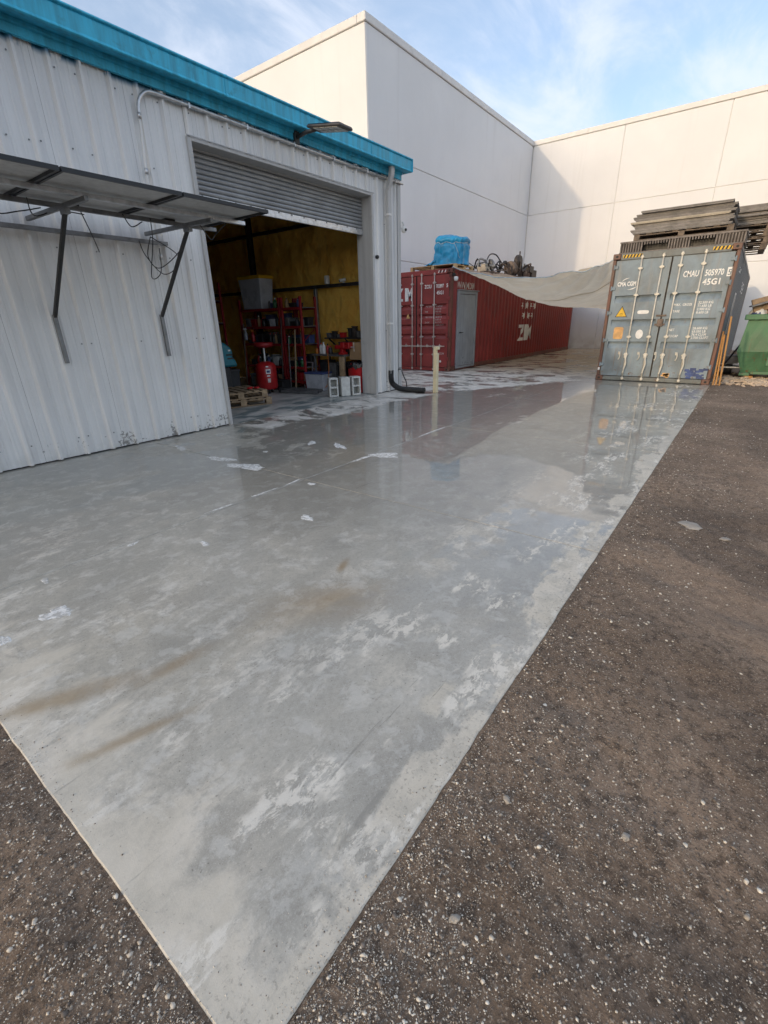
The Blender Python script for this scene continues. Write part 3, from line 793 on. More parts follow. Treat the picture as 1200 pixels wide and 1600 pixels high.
# door trim and reveals
MB().box(DX0 - 0.06, DX0, SY - 0.036, SY + 0.36, 0.0, DZ + 0.04).build('door_jamb', 'grey_trim', shop, bevel=0.004)
MB().box(DX1, DX1 + 0.06, SY - 0.036, SY + 0.36, 0.0, DZ + 0.04).build('door_jamb', 'grey_trim', shop, bevel=0.004)
MB().box(DX0 + 0.001, DX1 - 0.001, SY - 0.036, SY + 0.22, DZ, DZ + 0.042).build('door_header', 'grey_trim', shop, bevel=0.004)
MB().box(DX0 - 0.07, DX1 + 0.07, SY - 0.05, SY - 0.034, DZ + 0.044, DZ + 0.056).build('drip_edge', 'grey_trim', shop)
MB().box(SX1 - 0.10, SX1 + 0.012, SY - 0.040, SY - 0.032, 0.0, WT).build('corner_trim', 'grey_trim', shop)
MB().box(SX1 + 0.001, SX1 + 0.012, SY - 0.031, SY + 0.10, 0.0, WT).build('corner_trim', 'grey_trim', shop)
MB().box(DX0 - 0.30, DX0 - 0.062, SY - 0.004, SY - 0.001, 0.02, 0.10).build('base_caulk', 'white_trim', shop)
# end wall, back wall, roof
MB().prism([(SY + 0.21, 0), (18.0, 0), (18.0, 4.98), (SY + 0.21, 4.40)], SX1 - 0.03, SX1, 'X').build('end_wall', 'siding', shop)
MB().box(SX0, SX1 - 0.04, 18.0, 18.1, 0, 5.2).build('back_wall', 'spray_foam', shop)
MB().prism([(SY + 0.01, 0), (18.0, 0), (18.0, 4.98), (SY + 0.01, 4.40)], SX0 - 0.05, SX0, 'X').build('end_wall', 'siding', shop)
mr = MB(); mr.add([(SX0 - 0.1, 6.14, 4.40), (SX1 + 0.08, 6.14, 4.40), (SX1 + 0.08, 18.2, 5.0), (SX0 - 0.1, 18.2, 5.0),
                   (SX0 - 0.1, 6.14, 4.44), (SX1 + 0.08, 6.14, 4.44), (SX1 + 0.08, 18.2, 5.04), (SX0 - 0.1, 18.2, 5.04)],
                  [(0, 3, 2, 1), (4, 5, 6, 7), (0, 1, 5, 4), (1, 2, 6, 5), (2, 3, 7, 6), (3, 0, 4, 7)]).build('roof', 'roll_steel', shop)
mf = MB()
def foamP(u, v):
    y = 6.62 + u * 7.6; z = 0.02 + v * 4.3
    w = 0.05 * mnoise.fractal(Vector((y * 3.2, z * 1.9, 1.0)), 1, 2, 4) + 0.06 * mnoise.turbulence(Vector((y * 1.6, z * 2.3, 4)), 3, False)
    return (8.92 - w, y, z)
mf.grid(foamP, 130, 80).build('foam_wall', 'spray_foam', shop, smooth=True, fix=False)
MB().box(SX1 - 0.12, SX1 - 0.035, 14.2, 18.0, 0, 4.7).build('foam_wall', 'spray_foam', shop)
# steel frame inside
for zc in (2.28, 3.58):
    MB().box(8.76, 8.84, 6.60, 14.2, zc - 0.035, zc + 0.035).build('girt', 'dark_steel', shop, bevel=0.006)
for yc in (10.72,):
    mc = MB(); mc.box(8.62, 8.63, yc - 0.05, yc + 0.05, 0, 4.4); mc.box(8.74, 8.75, yc - 0.05, yc + 0.05, 0, 4.4); mc.box(8.63, 8.74, yc - 0.006, yc + 0.006, 0, 4.4)
    mc.build('column', 'dark_steel', shop)
MB().box(8.72, 8.79, 8.55, 8.63, 0.9, 2.24).build('wall_post', 'grey_strut', shop, bevel=0.008)
# roller door
rd = sub('roller_door', shop)
nsl = 9
for i in range(nsl):
    z0 = 3.17 + i * 0.062
    poly = [(6.60, z0), (6.585, z0 + 0.010), (6.578, z0 + 0.028), (6.585, z0 + 0.046), (6.60, z0 + 0.056), (6.612, z0 + 0.06), (6.612, z0)]
    MB().prism(poly, DX0 + 0.01, DX1 - 0.01, 'X').build('slat', 'roll_steel', rd)
MB().box(DX0 + 0.008, DX1 - 0.008, 6.575, 6.615, 3.065, 3.165).build('bottom_bar', 'galvanised', rd, bevel=0.006)
MB().box(DX1 - 0.62, DX1 - 0.40, 6.571, 6.574, 3.085, 3.135).build('sticker', 'white_plastic', rd)
for i in range(13):
    xx = DX0 + 0.2 + i * 0.28
    MB().lathe([(0.011, 6.566), (0.013, 6.574)], (xx, 0, 3.15), 8, 'Y').build('bolt', 'grey_strut', rd)
# gutter, fascia, downspout
gp = [(6.345, 4.40), (6.345, 4.245), (6.15, 4.212), (6.112, 4.212), (6.104, 4.222), (6.112, 4.236), (6.122, 4.25), (6.112, 4.39), (6.120, 4.402), (6.096, 4.410), (6.090, 4.418), (6.096, 4.432), (6.135, 4.432), (6.135, 4.26), (6.16, 4.235), (6.33, 4.258), (6.33, 4.40)]
MB().prism(gp, SX0 - 0.1, SX1 + 0.10, 'X').build('gutter', 'teal_trim', shop)
MB().box(SX1 + 0.10, SX1 + 0.106, 6.095, 6.345, 4.216, 4.425).build('gutter_end', 'teal_trim', shop)
fp = [(6.345, 4.244), (6.30, 4.238), (6.30, 4.195), (6.325, 4.185), (6.325, 4.115), (6.318, 4.105), (6.345, 4.10)]
MB().prism(fp, SX0, SX1 + 0.03, 'X').build('fascia', 'teal_trim', shop)
for xj in (-4.0, -1.2, 1.8, 4.85, 7.9):
    MB().prism([(6.118, 4.208), (6.098, 4.208), (6.099, 4.222), (6.107, 4.238), (6.116, 4.252), (6.107, 4.39), (6.115, 4.402), (6.091, 4.409), (6.086, 4.418), (6.094, 4.435), (6.12, 4.435), (6.13, 4.25)], xj, xj + 0.035, 'X').build('gutter_joint', 'teal_trim', shop)
ds = sub('downspout', shop)
def rect_pipe(pts, w, d):
    m = MB(); n = len(pts); vs = []
    for i, (y, z) in enumerate(pts):
        a = pts[max(i - 1, 0)]; b = pts[min(i + 1, n - 1)]
        ty, tz = b[0] - a[0], b[1] - a[1]; L = math.hypot(ty, tz); nyy, nzz = tz / L, -ty / L
        for sx, sd in ((-1, -1), (1, -1), (1, 1), (-1, 1)): vs.append((DSX + sx * w / 2, y + nyy * sd * d / 2, z + nzz * sd * d / 2))
    fs = [(i * 4 + j, i * 4 + (j + 1) % 4, i * 4 + 4 + (j + 1) % 4, i * 4 + 4 + j) for i in range(n - 1) for j in range(4)] + [(3, 2, 1, 0), tuple(4 * n - 4 + q for q in range(4))]
    return m.add(vs, fs)
DSX = 8.62
rect_pipe([(6.20, 4.22), (6.20, 4.14), (6.21, 4.08), (6.275, 3.90), (6.285, 3.82), (6.285, 0.40)], 0.105, 0.078).build('pipe', 'grey_trim', ds, bevel=0.008)
for zc in (3.42, 1.42):
    MB().box(DSX - 0.062, DSX + 0.062, 6.240, 6.345, zc, zc + 0.035).build('strap', 'white_trim', ds)
# ------------------------------------------------------------------ shipping containers
COR = 0.278
def cor_depth(x):
    """inward depth of the trapezoid wall corrugation"""
    t = (x % COR) / COR
    if t < 0.25: return 0.0
    if t < 0.5: return 0.046 * (t - 0.25) / 0.25
    if t < 0.75: return 0.046
    return 0.046 * (1 - (t - 0.75) / 0.25)
def cor_breaks(x0, x1):
    k = int(math.floor(x0 / COR)) - 1; out = []
    while k * COR < x1 + COR:
        for q in (0, 0.25, 0.5, 0.75):
            v = (k + q) * COR
            if x0 + 1e-4 < v < x1 - 1e-4: out.append(v)
        k += 1
    return out
def cor_sheet(x0, x1, y, z0, z1, sign):
    """corrugated side sheet; sign = +1 when 'inwards' is +y"""
    xs = [x0] + cor_breaks(x0, x1) + [x1]; m = MB(); n = len(xs)
    m.v = [(x, y + sign * cor_depth(x), z0) for x in xs] + [(x, y + sign * cor_depth(x), z1) for x in xs]
    m.f = [(i, i + 1, n + i + 1, n + i) for i in range(n - 1)]
    return m
def casting(m, x0, x1, y0, y1, z0, z1): m.box(x0, x1, y0, y1, z0, z1)
def groove_fn(tops, depth=0.065, lip=0.004, flat=0.022, slope=0.121):
    def f(z):
        for t in tops:
            if t - lip - flat - slope < z <= t:
                q = t - z
                if q < lip: return depth * q / lip
                if q < lip + flat: return depth
                return depth * (1 - (q - lip - flat) / slope)
        return 0.0
    br = sorted(set(sum([[t, t - lip, t - lip - flat, t - lip - flat - slope] for t in tops], [])))
    return f, br

def container(name, label, x, y0, y1, H, L, m_side, m_door, m_frame, m_head, m_rod, tops, rod_z, side_near, m_gasket, far_mat=None):
    c = thing(name, label, 'shipping container', (x, (y0 + y1) / 2, 0))
    xe = x + L; P = 0.075
    # frame
    for yy in (y0, y1 - P):
        BOX('corner_post', m_frame, c, x + 0.02, x + 0.15, yy + 0.004, yy + P - 0.004, 0.118, H - 0.118, 0.008)
        BOX('corner_post', m_frame, c, xe - 0.15, xe - 0.01, yy + 0.004, yy + P - 0.004, 0.118, H - 0.118, 0.008)
    for cx0, cx1 in ((x, x + 0.178), (xe - 0.178, xe)):
        for cy0, cy1 in ((y0 - 0.004, y0 + 0.160), (y1 - 0.160, y1 + 0.004)):
            for z0, z1 in ((0.0, 0.118), (H - 0.118, H)):
                cc = BOX('corner_casting', m_frame, c, cx0, cx1, cy0, cy1, z0, z1, 0.012)
                cyc, czc = (cy0 + cy1) / 2, (z0 + z1) / 2
                if cx0 == x:
                    MB().lathe([(0.026, x - 0.002), (0.026, x + 0.01)], (0, cyc, czc), 14, 'X').build('casting_hole', 'gasket', cc)
                if cy0 < y0 + 0.01:
                    mm = MB(); mm.lathe([(0.024, y0 - 0.006), (0.024, y0 + 0.01)], ((cx0 + cx1) / 2, 0, czc), 14, 'Y'); mm.build('casting_hole', 'gasket', cc)
    for yy, d in ((y0, 1), (y1 - 0.05, 1)):
        BOX('bottom_rail', m_frame, c, x + 0.18, xe - 0.18, yy + 0.003, yy + 0.05, 0.012, 0.15)
        BOX('top_rail', m_frame if False else m_side, c, x + 0.18, xe - 0.18, yy + 0.001, yy + 0.05, H - 0.075, H - 0.006)
    BOX('door_header', m_head, c, x + 0.015, x + 0.12, y0 + 0.162, y1 - 0.162, H - 0.135, H - 0.002, 0.006)
    BOX('door_sill', m_head, c, x + 0.015, x + 0.12, y0 + 0.162, y1 - 0.162, 0.012, 0.105, 0.006)
    # body skins
    cor_sheet(x + 0.15, xe - 0.14, y0 + 0.008, 0.15, H - 0.075, 1).build('side_wall', m_side, c, fix=False)
    cor_sheet(x + 0.15, xe - 0.14, y1 - 0.008, 0.15, H - 0.075, -1).build('side_wall', m_side, c)
    BOX('roof', m_side, c, x + 0.12, xe - 0.02, y0 + 0.05, y1 - 0.05, H - 0.05, H - 0.02)
    BOX('end_wall', m_side, c, xe - 0.05, xe - 0.015, y0 + 0.08, y1 - 0.08, 0.10, H - 0.10)
    BOX('floor', 'wood_old', c, x + 0.13, xe - 0.06, y0 + 0.055, y1 - 0.055, 0.10, 0.145)
    # doors
    gf, br = groove_fn(tops)
    zb, zt = 0.120, H - 0.145
    mid = (y0 + y1) / 2
    dx = x + 0.035
    for (a, b) in ((mid + 0.018, y1 - P - 0.012), (y0 + P + 0.012, mid - 0.018)):
        d = sub('door', c)
        zs = [zb] + [q for q in br if zb < q < zt] + [zt]
        m = MB(); n = len(zs); e = 0.075            # flat stile each side of the pressed panel
        for ya, yb, fl in ((a, a + e, True), (a + e, b - e, False), (b - e, b, True)):
            b0 = len(m.v)
            for z in zs: m.v += [(dx + (0 if fl else gf(z)), ya, z), (dx + (0 if fl else gf(z)), yb, z)]
            m.f += [(b0 + 2 * i, b0 + 2 * i + 1, b0 + 2 * i + 3, b0 + 2 * i + 2) for i in range(n - 1)]
        m.box(dx + 0.070, dx + 0.08, a, b, zb, zt)
        m.build('panel', m_door, d)
        # closing ends of the grooves
        mg = MB()
        for t in tops:
            for yy in (a + e, b - e):
                mg.add([(dx, yy, t), (dx + 0.065, yy, t - 0.004), (dx + 0.065, yy, t - 0.026), (dx, yy, t - 0.147)], [(0, 1, 2, 3)])
        mg.build('groove_end', m_door, d, fix=False)['kind'] = 'stuff'
        BOX('seal', m_gasket, d, dx - 0.004, dx + 0.03, a - 0.011, a - 0.001, zb, zt)
        BOX('seal', m_gasket, d, dx - 0.004, dx + 0.03, b + 0.001, b + 0.011, zb, zt)
        BOX('seal', m_gasket, d, dx - 0.004, dx + 0.03, a, b, zt + 0.001, zt + 0.009)
        # hinges on the outer side
        for hz in (0.38, 0.94, 1.55, 2.08, H - 0.28):
            yo = b if a > mid else a; s = 1 if a > mid else -1
            mm = MB(); mm.box(dx - 0.028, dx - 0.001, min(yo - s * 0.05, yo + s * 0.045), max(yo - s * 0.05, yo + s * 0.045), hz - 0.032, hz + 0.032)
            mm.tube([(dx - 0.022, yo + s * 0.032, hz - 0.05), (dx - 0.022, yo + s * 0.032, hz + 0.05)], 0.017, 8)
            mm.build('hinge', m_door, d, bevel=0.004)
    return c

# ---- red
RX, RY0, RY1, RH, RL = 13.03, 7.29, 9.73, 2.87, 12.2
R_tops = [1.95, 1.67, 1.39, 1.11]
red = container('red_shipping_container', 'dark red corrugated container with grey side door under a blue wrapped bundle', RX, RY0, RY1, RH, RL,
                'red_steel', 'red_steel', 'rust_red_frame', 'red_steel', 'rod_pale_red', R_tops, None, None, 'gasket')
rgf, rbr = groove_fn(R_tops)
def lock_rod(c, x, y, H, mat, handle, dirn, z_handle):
    r = sub('lock_rod', c)
    MB().tube([(x - 0.03, y, 0.03), (x - 0.03, y, H - 0.03)], 0.0165, 10).build('rod', mat, r, smooth=True)
    for z, h in ((0.065, 0.05), (H - 0.075, 0.05)):
        mm = MB(); mm.box(x - 0.045, x - 0.001, y - 0.032, y + 0.032, z - h * 0.36, z + h * 0.36); mm.box(x - 0.052, x - 0.02, y - 0.02, y + 0.02, z - h * 0.7, z + h * 0.7)
        mm.build('cam_keeper', mat, r, bevel=0.006)
    for z in (0.62 if handle == 'hang' else 0.50, 1.02, 1.92, H - 0.30):
        mm = MB(); mm.box(x - 0.052, x + 0.036, y - 0.048, y + 0.048, z - 0.018, z + 0.018); mm.box(x - 0.054, x - 0.01, y - 0.026, y + 0.026, z - 0.032, z + 0.032)
        mm.build('bracket', mat, r, bevel=0.005)
    if handle == 'flat':
        mm = MB(); mm.bar((x - 0.045, y, z_handle), (x - 0.05, y + dirn * 0.40, z_handle + 0.005), 0.022, 0.03)
        mm.box(x - 0.055, x + 0.0, y - 0.03, y + 0.03, z_handle - 0.035, z_handle + 0.035)
        mm.build('handle', mat, r, bevel=0.004)
        mm = MB(); yy = y + dirn * 0.24; mm.box(x - 0.075, x + 0.035, yy - 0.028, yy + 0.028, z_handle - 0.02, z_handle + 0.035)
        mm.add([(x - 0.076, yy - 0.02, z_handle + 0.03), (x - 0.076, yy + 0.02, z_handle + 0.03), (x - 0.06, yy, z_handle + 0.085), (x - 0.05, yy, z_handle + 0.03)], [(0, 1, 2), (0, 2, 3), (1, 3, 2), (0, 3, 1)])
        mm.build('catch', mat, r)
    else:
        pts = [(x - 0.05, y, z_handle + 0.10), (x - 0.056, y - 0.012, z_handle), (x - 0.05, y - 0.03, z_handle - 0.10), (x - 0.056, y - 0.012, z_handle - 0.22), (x - 0.05, y + 0.004, z_handle - 0.33)]
        MB().tube(smooth_curve(pts, 4), 0.019, 8).build('handle', mat, r, smooth=True)
        mm = MB(); mm.box(x - 0.062, x - 0.01, y - 0.034, y + 0.034, z_handle + 0.02, z_handle + 0.14); mm.build('hub', mat, r, bevel=0.01)
        yy = y + 0.16
        mm = MB(); mm.tube(smooth_curve([(x - 0.004, yy, z_handle + 0.15), (x - 0.03, yy - 0.02, z_handle + 0.13), (x - 0.032, yy - 0.03, z_handle + 0.05), (x - 0.03, yy - 0.01, z_handle - 0.01), (x - 0.004, yy, z_handle - 0.01)], 4), 0.013, 6)
        mm.box(x - 0.012, x + 0.02, yy - 0.025, yy + 0.02, z_handle + 0.10, z_handle + 0.16)
        mm.build('catch', mat, r)
    return r
for y in (7.86, 8.31, 8.65, 9.10): lock_rod(red, RX + 0.035, y, RH - 0.05, 'rod_pale_red', 'flat', -1 if y in (7.86, 8.65) or True else 1, 0.74)
# lettering on the doors (faces -x: writing runs towards -y)
RD = RX + 0.035
def rtext(body, y, z, size, mat='print_white', sx=0.9, bold=0.0):
    return text('lettering', body, size, mat, red, (RD, y, z), (0, -1, 0), sx=sx, cuts=[('z', [q for q in rbr])], conform=lambda co: -rgf(co.z), lift=0.0025, bold=bold)
rtext('Z', 9.33, 2.07, 0.50, sx=0.95, bold=0.014); rtext('I', 8.96, 2.07, 0.50, sx=0.95, bold=0.018); rtext('M', 8.865, 2.07, 0.50, sx=0.52, bold=0.014)
rtext('ZCSU', 8.22, 2.38, 0.135, sx=0.72, bold=0.003); rtext('702897', 7.825, 2.38, 0.135, sx=0.66, bold=0.003); rtext('5', 7.47, 2.38, 0.135, bold=0.003); rtext('45G1', 7.80, 2.20, 0.135, sx=0.85, bold=0.003)
for i, (a, b) in enumerate((('MAX GROSS', '32.500 KG'), ('', '71.650 LB'), ('TARE', '3.900 KG'), ('', '8.600 LB'), ('MAX CARGO', '28.600 KG'), ('', '63.050 LB'), ('CU.CAP', '76.3 CU.M'), ('', '2.694 CU.FT'))):
    z = 1.86 - i * 0.075
    if a: rtext(a, 8.20, z, 0.062, 'print_white_worn', 0.75)
    rtext(b, 7.84, z, 0.062, 'print_white_worn', 0.85)
rtext('ZIM.COM', 7.80, 0.50, 0.085, 'print_white_worn', 0.85)
mm = MB(); mm.lathe([(0.035, RD - 0.004), (0.035, RD - 0.001)], (0, 7.62, 0.30), 16, 'X'); mm.build('decal', 'print_white', red)
mm = MB(); mm.add([(RD - 0.003, 8.90, 1.56), (RD - 0.003, 8.75, 1.56), (RD - 0.003, 8.825, 1.70)], [(0, 1, 2)]); mm.build('decal', 'sticker_orange', red, fix=False)
for k in range(5):
    y = 7.75 - k * 0.055
    MB().add([(RX + 0.013, y, RH - 0.10), (RX + 0.013, y - 0.028, RH - 0.10), (RX + 0.013, y - 0.055, RH - 0.03), (RX + 0.013, y - 0.027, RH - 0.03)], [(0, 1, 2, 3)]).build('hazard_stripe', 'print_white' if k % 2 == 0 else 'print_black', red, fix=False)
# lettering on the corrugated side (faces -y)
def stext(body, x, z, size, mat='print_white', sx=1.0, bold=0.0):
    w = size * len(body)
    return text('lettering', body, size, mat, red, (x, RY0 + 0.008, z), (1, 0, 0), sx=sx, cuts=[('x', cor_breaks(x - 0.1, x + w * sx + 0.2))], conform=lambda co: -cor_depth(co.x), lift=0.0025, bold=bold)
stext('ZIM', 18.55, 0.70, 0.80, sx=1.05, bold=0.022)
stext('WWW.ZIM.COM', 13.50, 2.36, 0.26, 'print_white_worn', sx=0.52, bold=0.004)
def star(cx, cz, r):
    bm = bmesh.new()
    vs = [bm.verts.new((cx + (r if k % 2 == 0 else r * 0.52) * math.cos(math.pi / 2 + k * math.pi / 7), RY0 + 0.0055, cz + (r if k % 2 == 0 else r * 0.52) * math.sin(math.pi / 2 + k * math.pi / 7))) for k in range(14)]
    cv = bm.verts.new((cx, RY0 + 0.0055, cz))
    for k in range(14): bm.faces.new((cv, vs[k], vs[(k + 1) % 14]))
    for b in cor_breaks(cx - r, cx + r):
        bmesh.ops.bisect_plane(bm, geom=bm.verts[:] + bm.edges[:] + bm.faces[:], plane_co=(b, 0, 0), plane_no=(1, 0, 0))
    for v in bm.verts: v.co.y += cor_depth(v.co.x)
    me = bpy.data.meshes.new('star'); bm.to_mesh(me); bm.free(); me.transform(wm(red).inverted())
    o = bpy.data.objects.new('star_emblem', me); COL.objects.link(o); o.parent = red; me.materials.append(MATS['print_white'])
for k in range(4): star(18.72 + k * 0.44, 1.96, 0.15)
for k in range(3): star(18.94 + k * 0.44, 1.60, 0.15)
# grey man-door let into the side
sd = sub('side_door', red)
mm = MB(); y = RY0 - 0.012
mm.box(13.44, 13.53, y - 0.018, y + 0.05, 0.06, 2.30); mm.box(14.62, 14.71, y - 0.018, y + 0.05, 0.06, 2.30); mm.box(13.53, 14.62, y - 0.0175, y + 0.05, 2.21, 2.2995); mm.box(13.53, 14.62, y - 0.0175, y + 0.05, 0.0605, 0.12)
mm.build('frame', 'grey_door_paint', sd, bevel=0.005)
BOX('leaf', 'grey_door_paint', sd, 13.545, 14.605, y - 0.004, y + 0.03, 0.13, 2.20, 0.006)
mm = MB(); mm.tube([(13.63, y - 0.004, 1.12), (13.63, y - 0.05, 1.12), (13.75, y - 0.055, 1.12)], 0.011, 8); mm.lathe([(0.026, y - 0.012), (0.026, y - 0.003)], (13.63, 0, 1.12), 12, 'Y')
mm.build('handle', 'dark_steel', sd)
MB().box(13.40, 14.75, y - 0.06, y + 0.01, 2.305, 2.325).build('drip_edge', 'grey_door_paint', sd)

# ---- blue
BX, BY0, BY1, BH, BL = 12.86, 0.53, 2.945, 2.80, 12.2
B_tops = [1.92, 1.40, 0.91]
blue = container('blue_shipping_container', 'weathered blue container with cream lock rods and rusty posts at the slab end', BX, BY0, BY1, BH, BL,
                 'blue_steel_side', 'blue_steel', 'rust_blue_frame', 'blue_grey_header', 'rod_cream', B_tops, None, None, 'gasket_worn')
for y in (1.13, 1.555, 1.91, 2.335): lock_rod(blue, BX + 0.035, y, BH - 0.03, 'rod_cream', 'hang', 1, 0.52)
BD = BX + 0.035
bgf, bbr = groove_fn(B_tops)
def btext(body, y, z, size, mat='print_white', sx=0.9, bold=0.0):
    return text('lettering', body, size, mat, blue, (BD, y, z), (0, -1, 0), sx=sx, cuts=[('z', bbr)], conform=lambda co: -bgf(co.z), lift=0.0025, bold=bold)
btext('CMA CGM', 2.775, 2.125, 0.125, sx=0.68, bold=0.005)
def arc(cy, cz, ry, rz, a0, a1, w, sk=0.0):
    m = MB(); n = 14
    for k in range(n + 1):
        t = k / n; a = a0 + (a1 - a0) * t; ww = w * math.sin(math.pi * min(0.98, max(0.02, t)))
        m.v += [(BD - 0.003, cy - ry * math.cos(a), cz + rz * math.sin(a)), (BD - 0.003, cy - (ry - ww) * math.cos(a), cz + (rz - ww) * math.sin(a))]
    m.f = [(2 * k, 2 * k + 1, 2 * k + 3, 2 * k + 2) for k in range(n)]
    m.build('emblem', 'print_white', blue, fix=False)
arc(2.56, 2.19, 0.13, 0.10, math.radians(165), math.radians(75), 0.02)
arc(2.50, 2.14, 0.15, 0.10, math.radians(-15), math.radians(-110), 0.022)
btext('CMAU', 1.475, 2.235, 0.165, sx=0.62, bold=0.004); btext('505970', 1.075, 2.235, 0.165, sx=0.68, bold=0.004); btext('45G1', 1.085, 2.06, 0.165, sx=0.92, bold=0.004)
BOX('number_box', 'print_white', blue, BD - 0.004, BD - 0.001, 0.595, 0.685, 2.20, 2.37); text('lettering', '5', 0.15, 'blue_steel', blue, (BD - 0.004, 0.675, 2.225), (0, -1, 0), lift=0.002, bold=0.003)
for rows_, z0 in (((('MAX.  GROSS', '32.500 KG'), ('', '71.650 LB'), ('TARE', '3.900 KG'), ('', '8.600 LB')), 1.69), ((('NET', '28.600 KG'), ('', '63.050 LB'), ('CU.CAP', '76.4 CU.M'), ('', '2.700 CU.FT')), 1.17)):
    for i, (a, b) in enumerate(rows_):
        z = z0 - i * 0.066
        if a: btext(a, 1.535, z - 0.03, 0.070, sx=0.82, bold=0.001)
        btext(b, 1.08, z, 0.070, sx=0.9, bold=0.001)
m = MB(); m.add([(BD - 0.003, 2.72, 1.46), (BD - 0.003, 2.46, 1.46), (BD - 0.003, 2.59, 1.70)], [(0, 1, 2)]); m.build('warning_triangle', 'print_black', blue, fix=False)
m = MB(); m.add([(BD - 0.005, 2.70, 1.471), (BD - 0.005, 2.48, 1.471), (BD - 0.005, 2.59, 1.676)], [(0, 1, 2)]); m.build('warning_triangle', 'print_yellow', blue, fix=False)
m = MB(); m.box(BD - 0.0065, BD - 0.0055, 2.55, 2.63, 1.50, 1.508); m.box(BD - 0.0065, BD - 0.0055, 2.56, 2.62, 1.53, 1.537); m.build('warning_print', 'print_black', blue)
m = MB(); m.prism([(2.13 + 0.12 * math.copysign(abs(math.cos(a)) ** 0.5, math.cos(a)), 1.555 + 0.04 * math.copysign(abs(math.sin(a)) ** 0.6, math.sin(a))) for a in np.linspace(0, 2 * math.pi, 24, endpoint=False)], BD - 0.004, BD - 0.001, 'X'); m.build('decal', 'print_white', blue)
m = MB(); m.prism([(2.13 + 0.078 * math.cos(a), 1.075 + 0.10 * math.sin(a)) for a in np.linspace(0, 2 * math.pi, 24, endpoint=False)], BD - 0.004, BD - 0.001, 'X'); m.build('decal', 'print_white', blue)
m = MB(); m.prism([(2.59 + 0.105 * math.copysign(abs(math.cos(a)) ** 0.35, math.cos(a)), 1.10 + 0.135 * math.copysign(abs(math.sin(a)) ** 0.35, math.sin(a))) for a in np.linspace(0, 2 * math.pi, 28, endpoint=False)], BD - 0.004, BD - 0.001, 'X'); m.build('decal', 'sticker_orange', blue)
BOX('decal', 'print_white', blue, BX - 0.0, BX + 0.019, 2.880, 2.925, 0.24, 0.30)
m = MB()
for _ in range(26):
    a, b = random.uniform(0.66, 1.02), random.uniform(0.135, 0.32); m.box(BD - 0.003 - random.random() * 0.001, BD - 0.0012, a - random.uniform(0.02, 0.07), a + random.uniform(0.02, 0.06), b - 0.02, b + random.uniform(0.01, 0.04))
m.build('blue_paint_patch', 'tape_blue', blue)
m = MB()
for _ in range(10):
    a, b = random.uniform(1.36, 1.5), random.uniform(0.125, 0.2); m.box(BD - 0.003, BD - 0.0012, a - 0.03, a + 0.03, b - 0.01, b + 0.03)
m.build('rust_patch', 'sticker_orange', blue)
for (a, b) in ((2.74, 2.34), (1.02, 0.62)):
    n = 6
    BOX('hazard_plate', 'print_yellow', blue, BX + 0.0122, BX + 0.0145, b, a, BH - 0.095, BH - 0.03)
    for k in range(n):
        y = a - k * (a - b) / n - 0.008; w = (a - b) / n * 0.5
        MB().add([(BX + 0.0108, y, BH - 0.094), (BX + 0.0108, y - w, BH - 0.094), (BX + 0.0108, y - w - 0.022, BH - 0.031), (BX + 0.0108, y - 0.022, BH - 0.031)], [(0, 1, 2, 3)]).build('hazard_stripe', 'print_black', blue, fix=False)
m = MB()
for zc in (1.28, 1.47):
    m.box(BX + 0.02, BX + 0.032, 1.64, 1.85, zc - 0.02, zc + 0.02)
m.box(BX - 0.005, BX + 0.03, 1.68, 1.80, 1.24, 1.40); m.build('latch', 'scrap_brown', blue, bevel=0.006)
# placards on the right-hand side wall
m = MB(); m.box(14.9, 15.75, BY0 + 0.0, BY0 + 0.006, 1.00, 1.95); m.build('placard', 'grey_trim', blue)
m = MB(); m.box(15.15, 15.5, BY0 - 0.004, BY0 - 0.001, 1.06, 1.9); m.build('placard_print', 'clutter_grey', blue)
text('lettering', 'CMA CGM', 0.42, 'print_white', blue, (18.2, BY0 + 0.008, 2.05), (1, 0, 0), cuts=[('x', cor_breaks(18.0, 21.5))], conform=lambda co: -cor_depth(co.x))
text('lettering', 'CMAU 505970 5', 0.16, 'print_white', blue, (14.4, BY0 + 0.008, 2.36), (1, 0, 0), cuts=[('x', cor_breaks(14.2, 17.5))], conform=lambda co: -cor_depth(co.x))

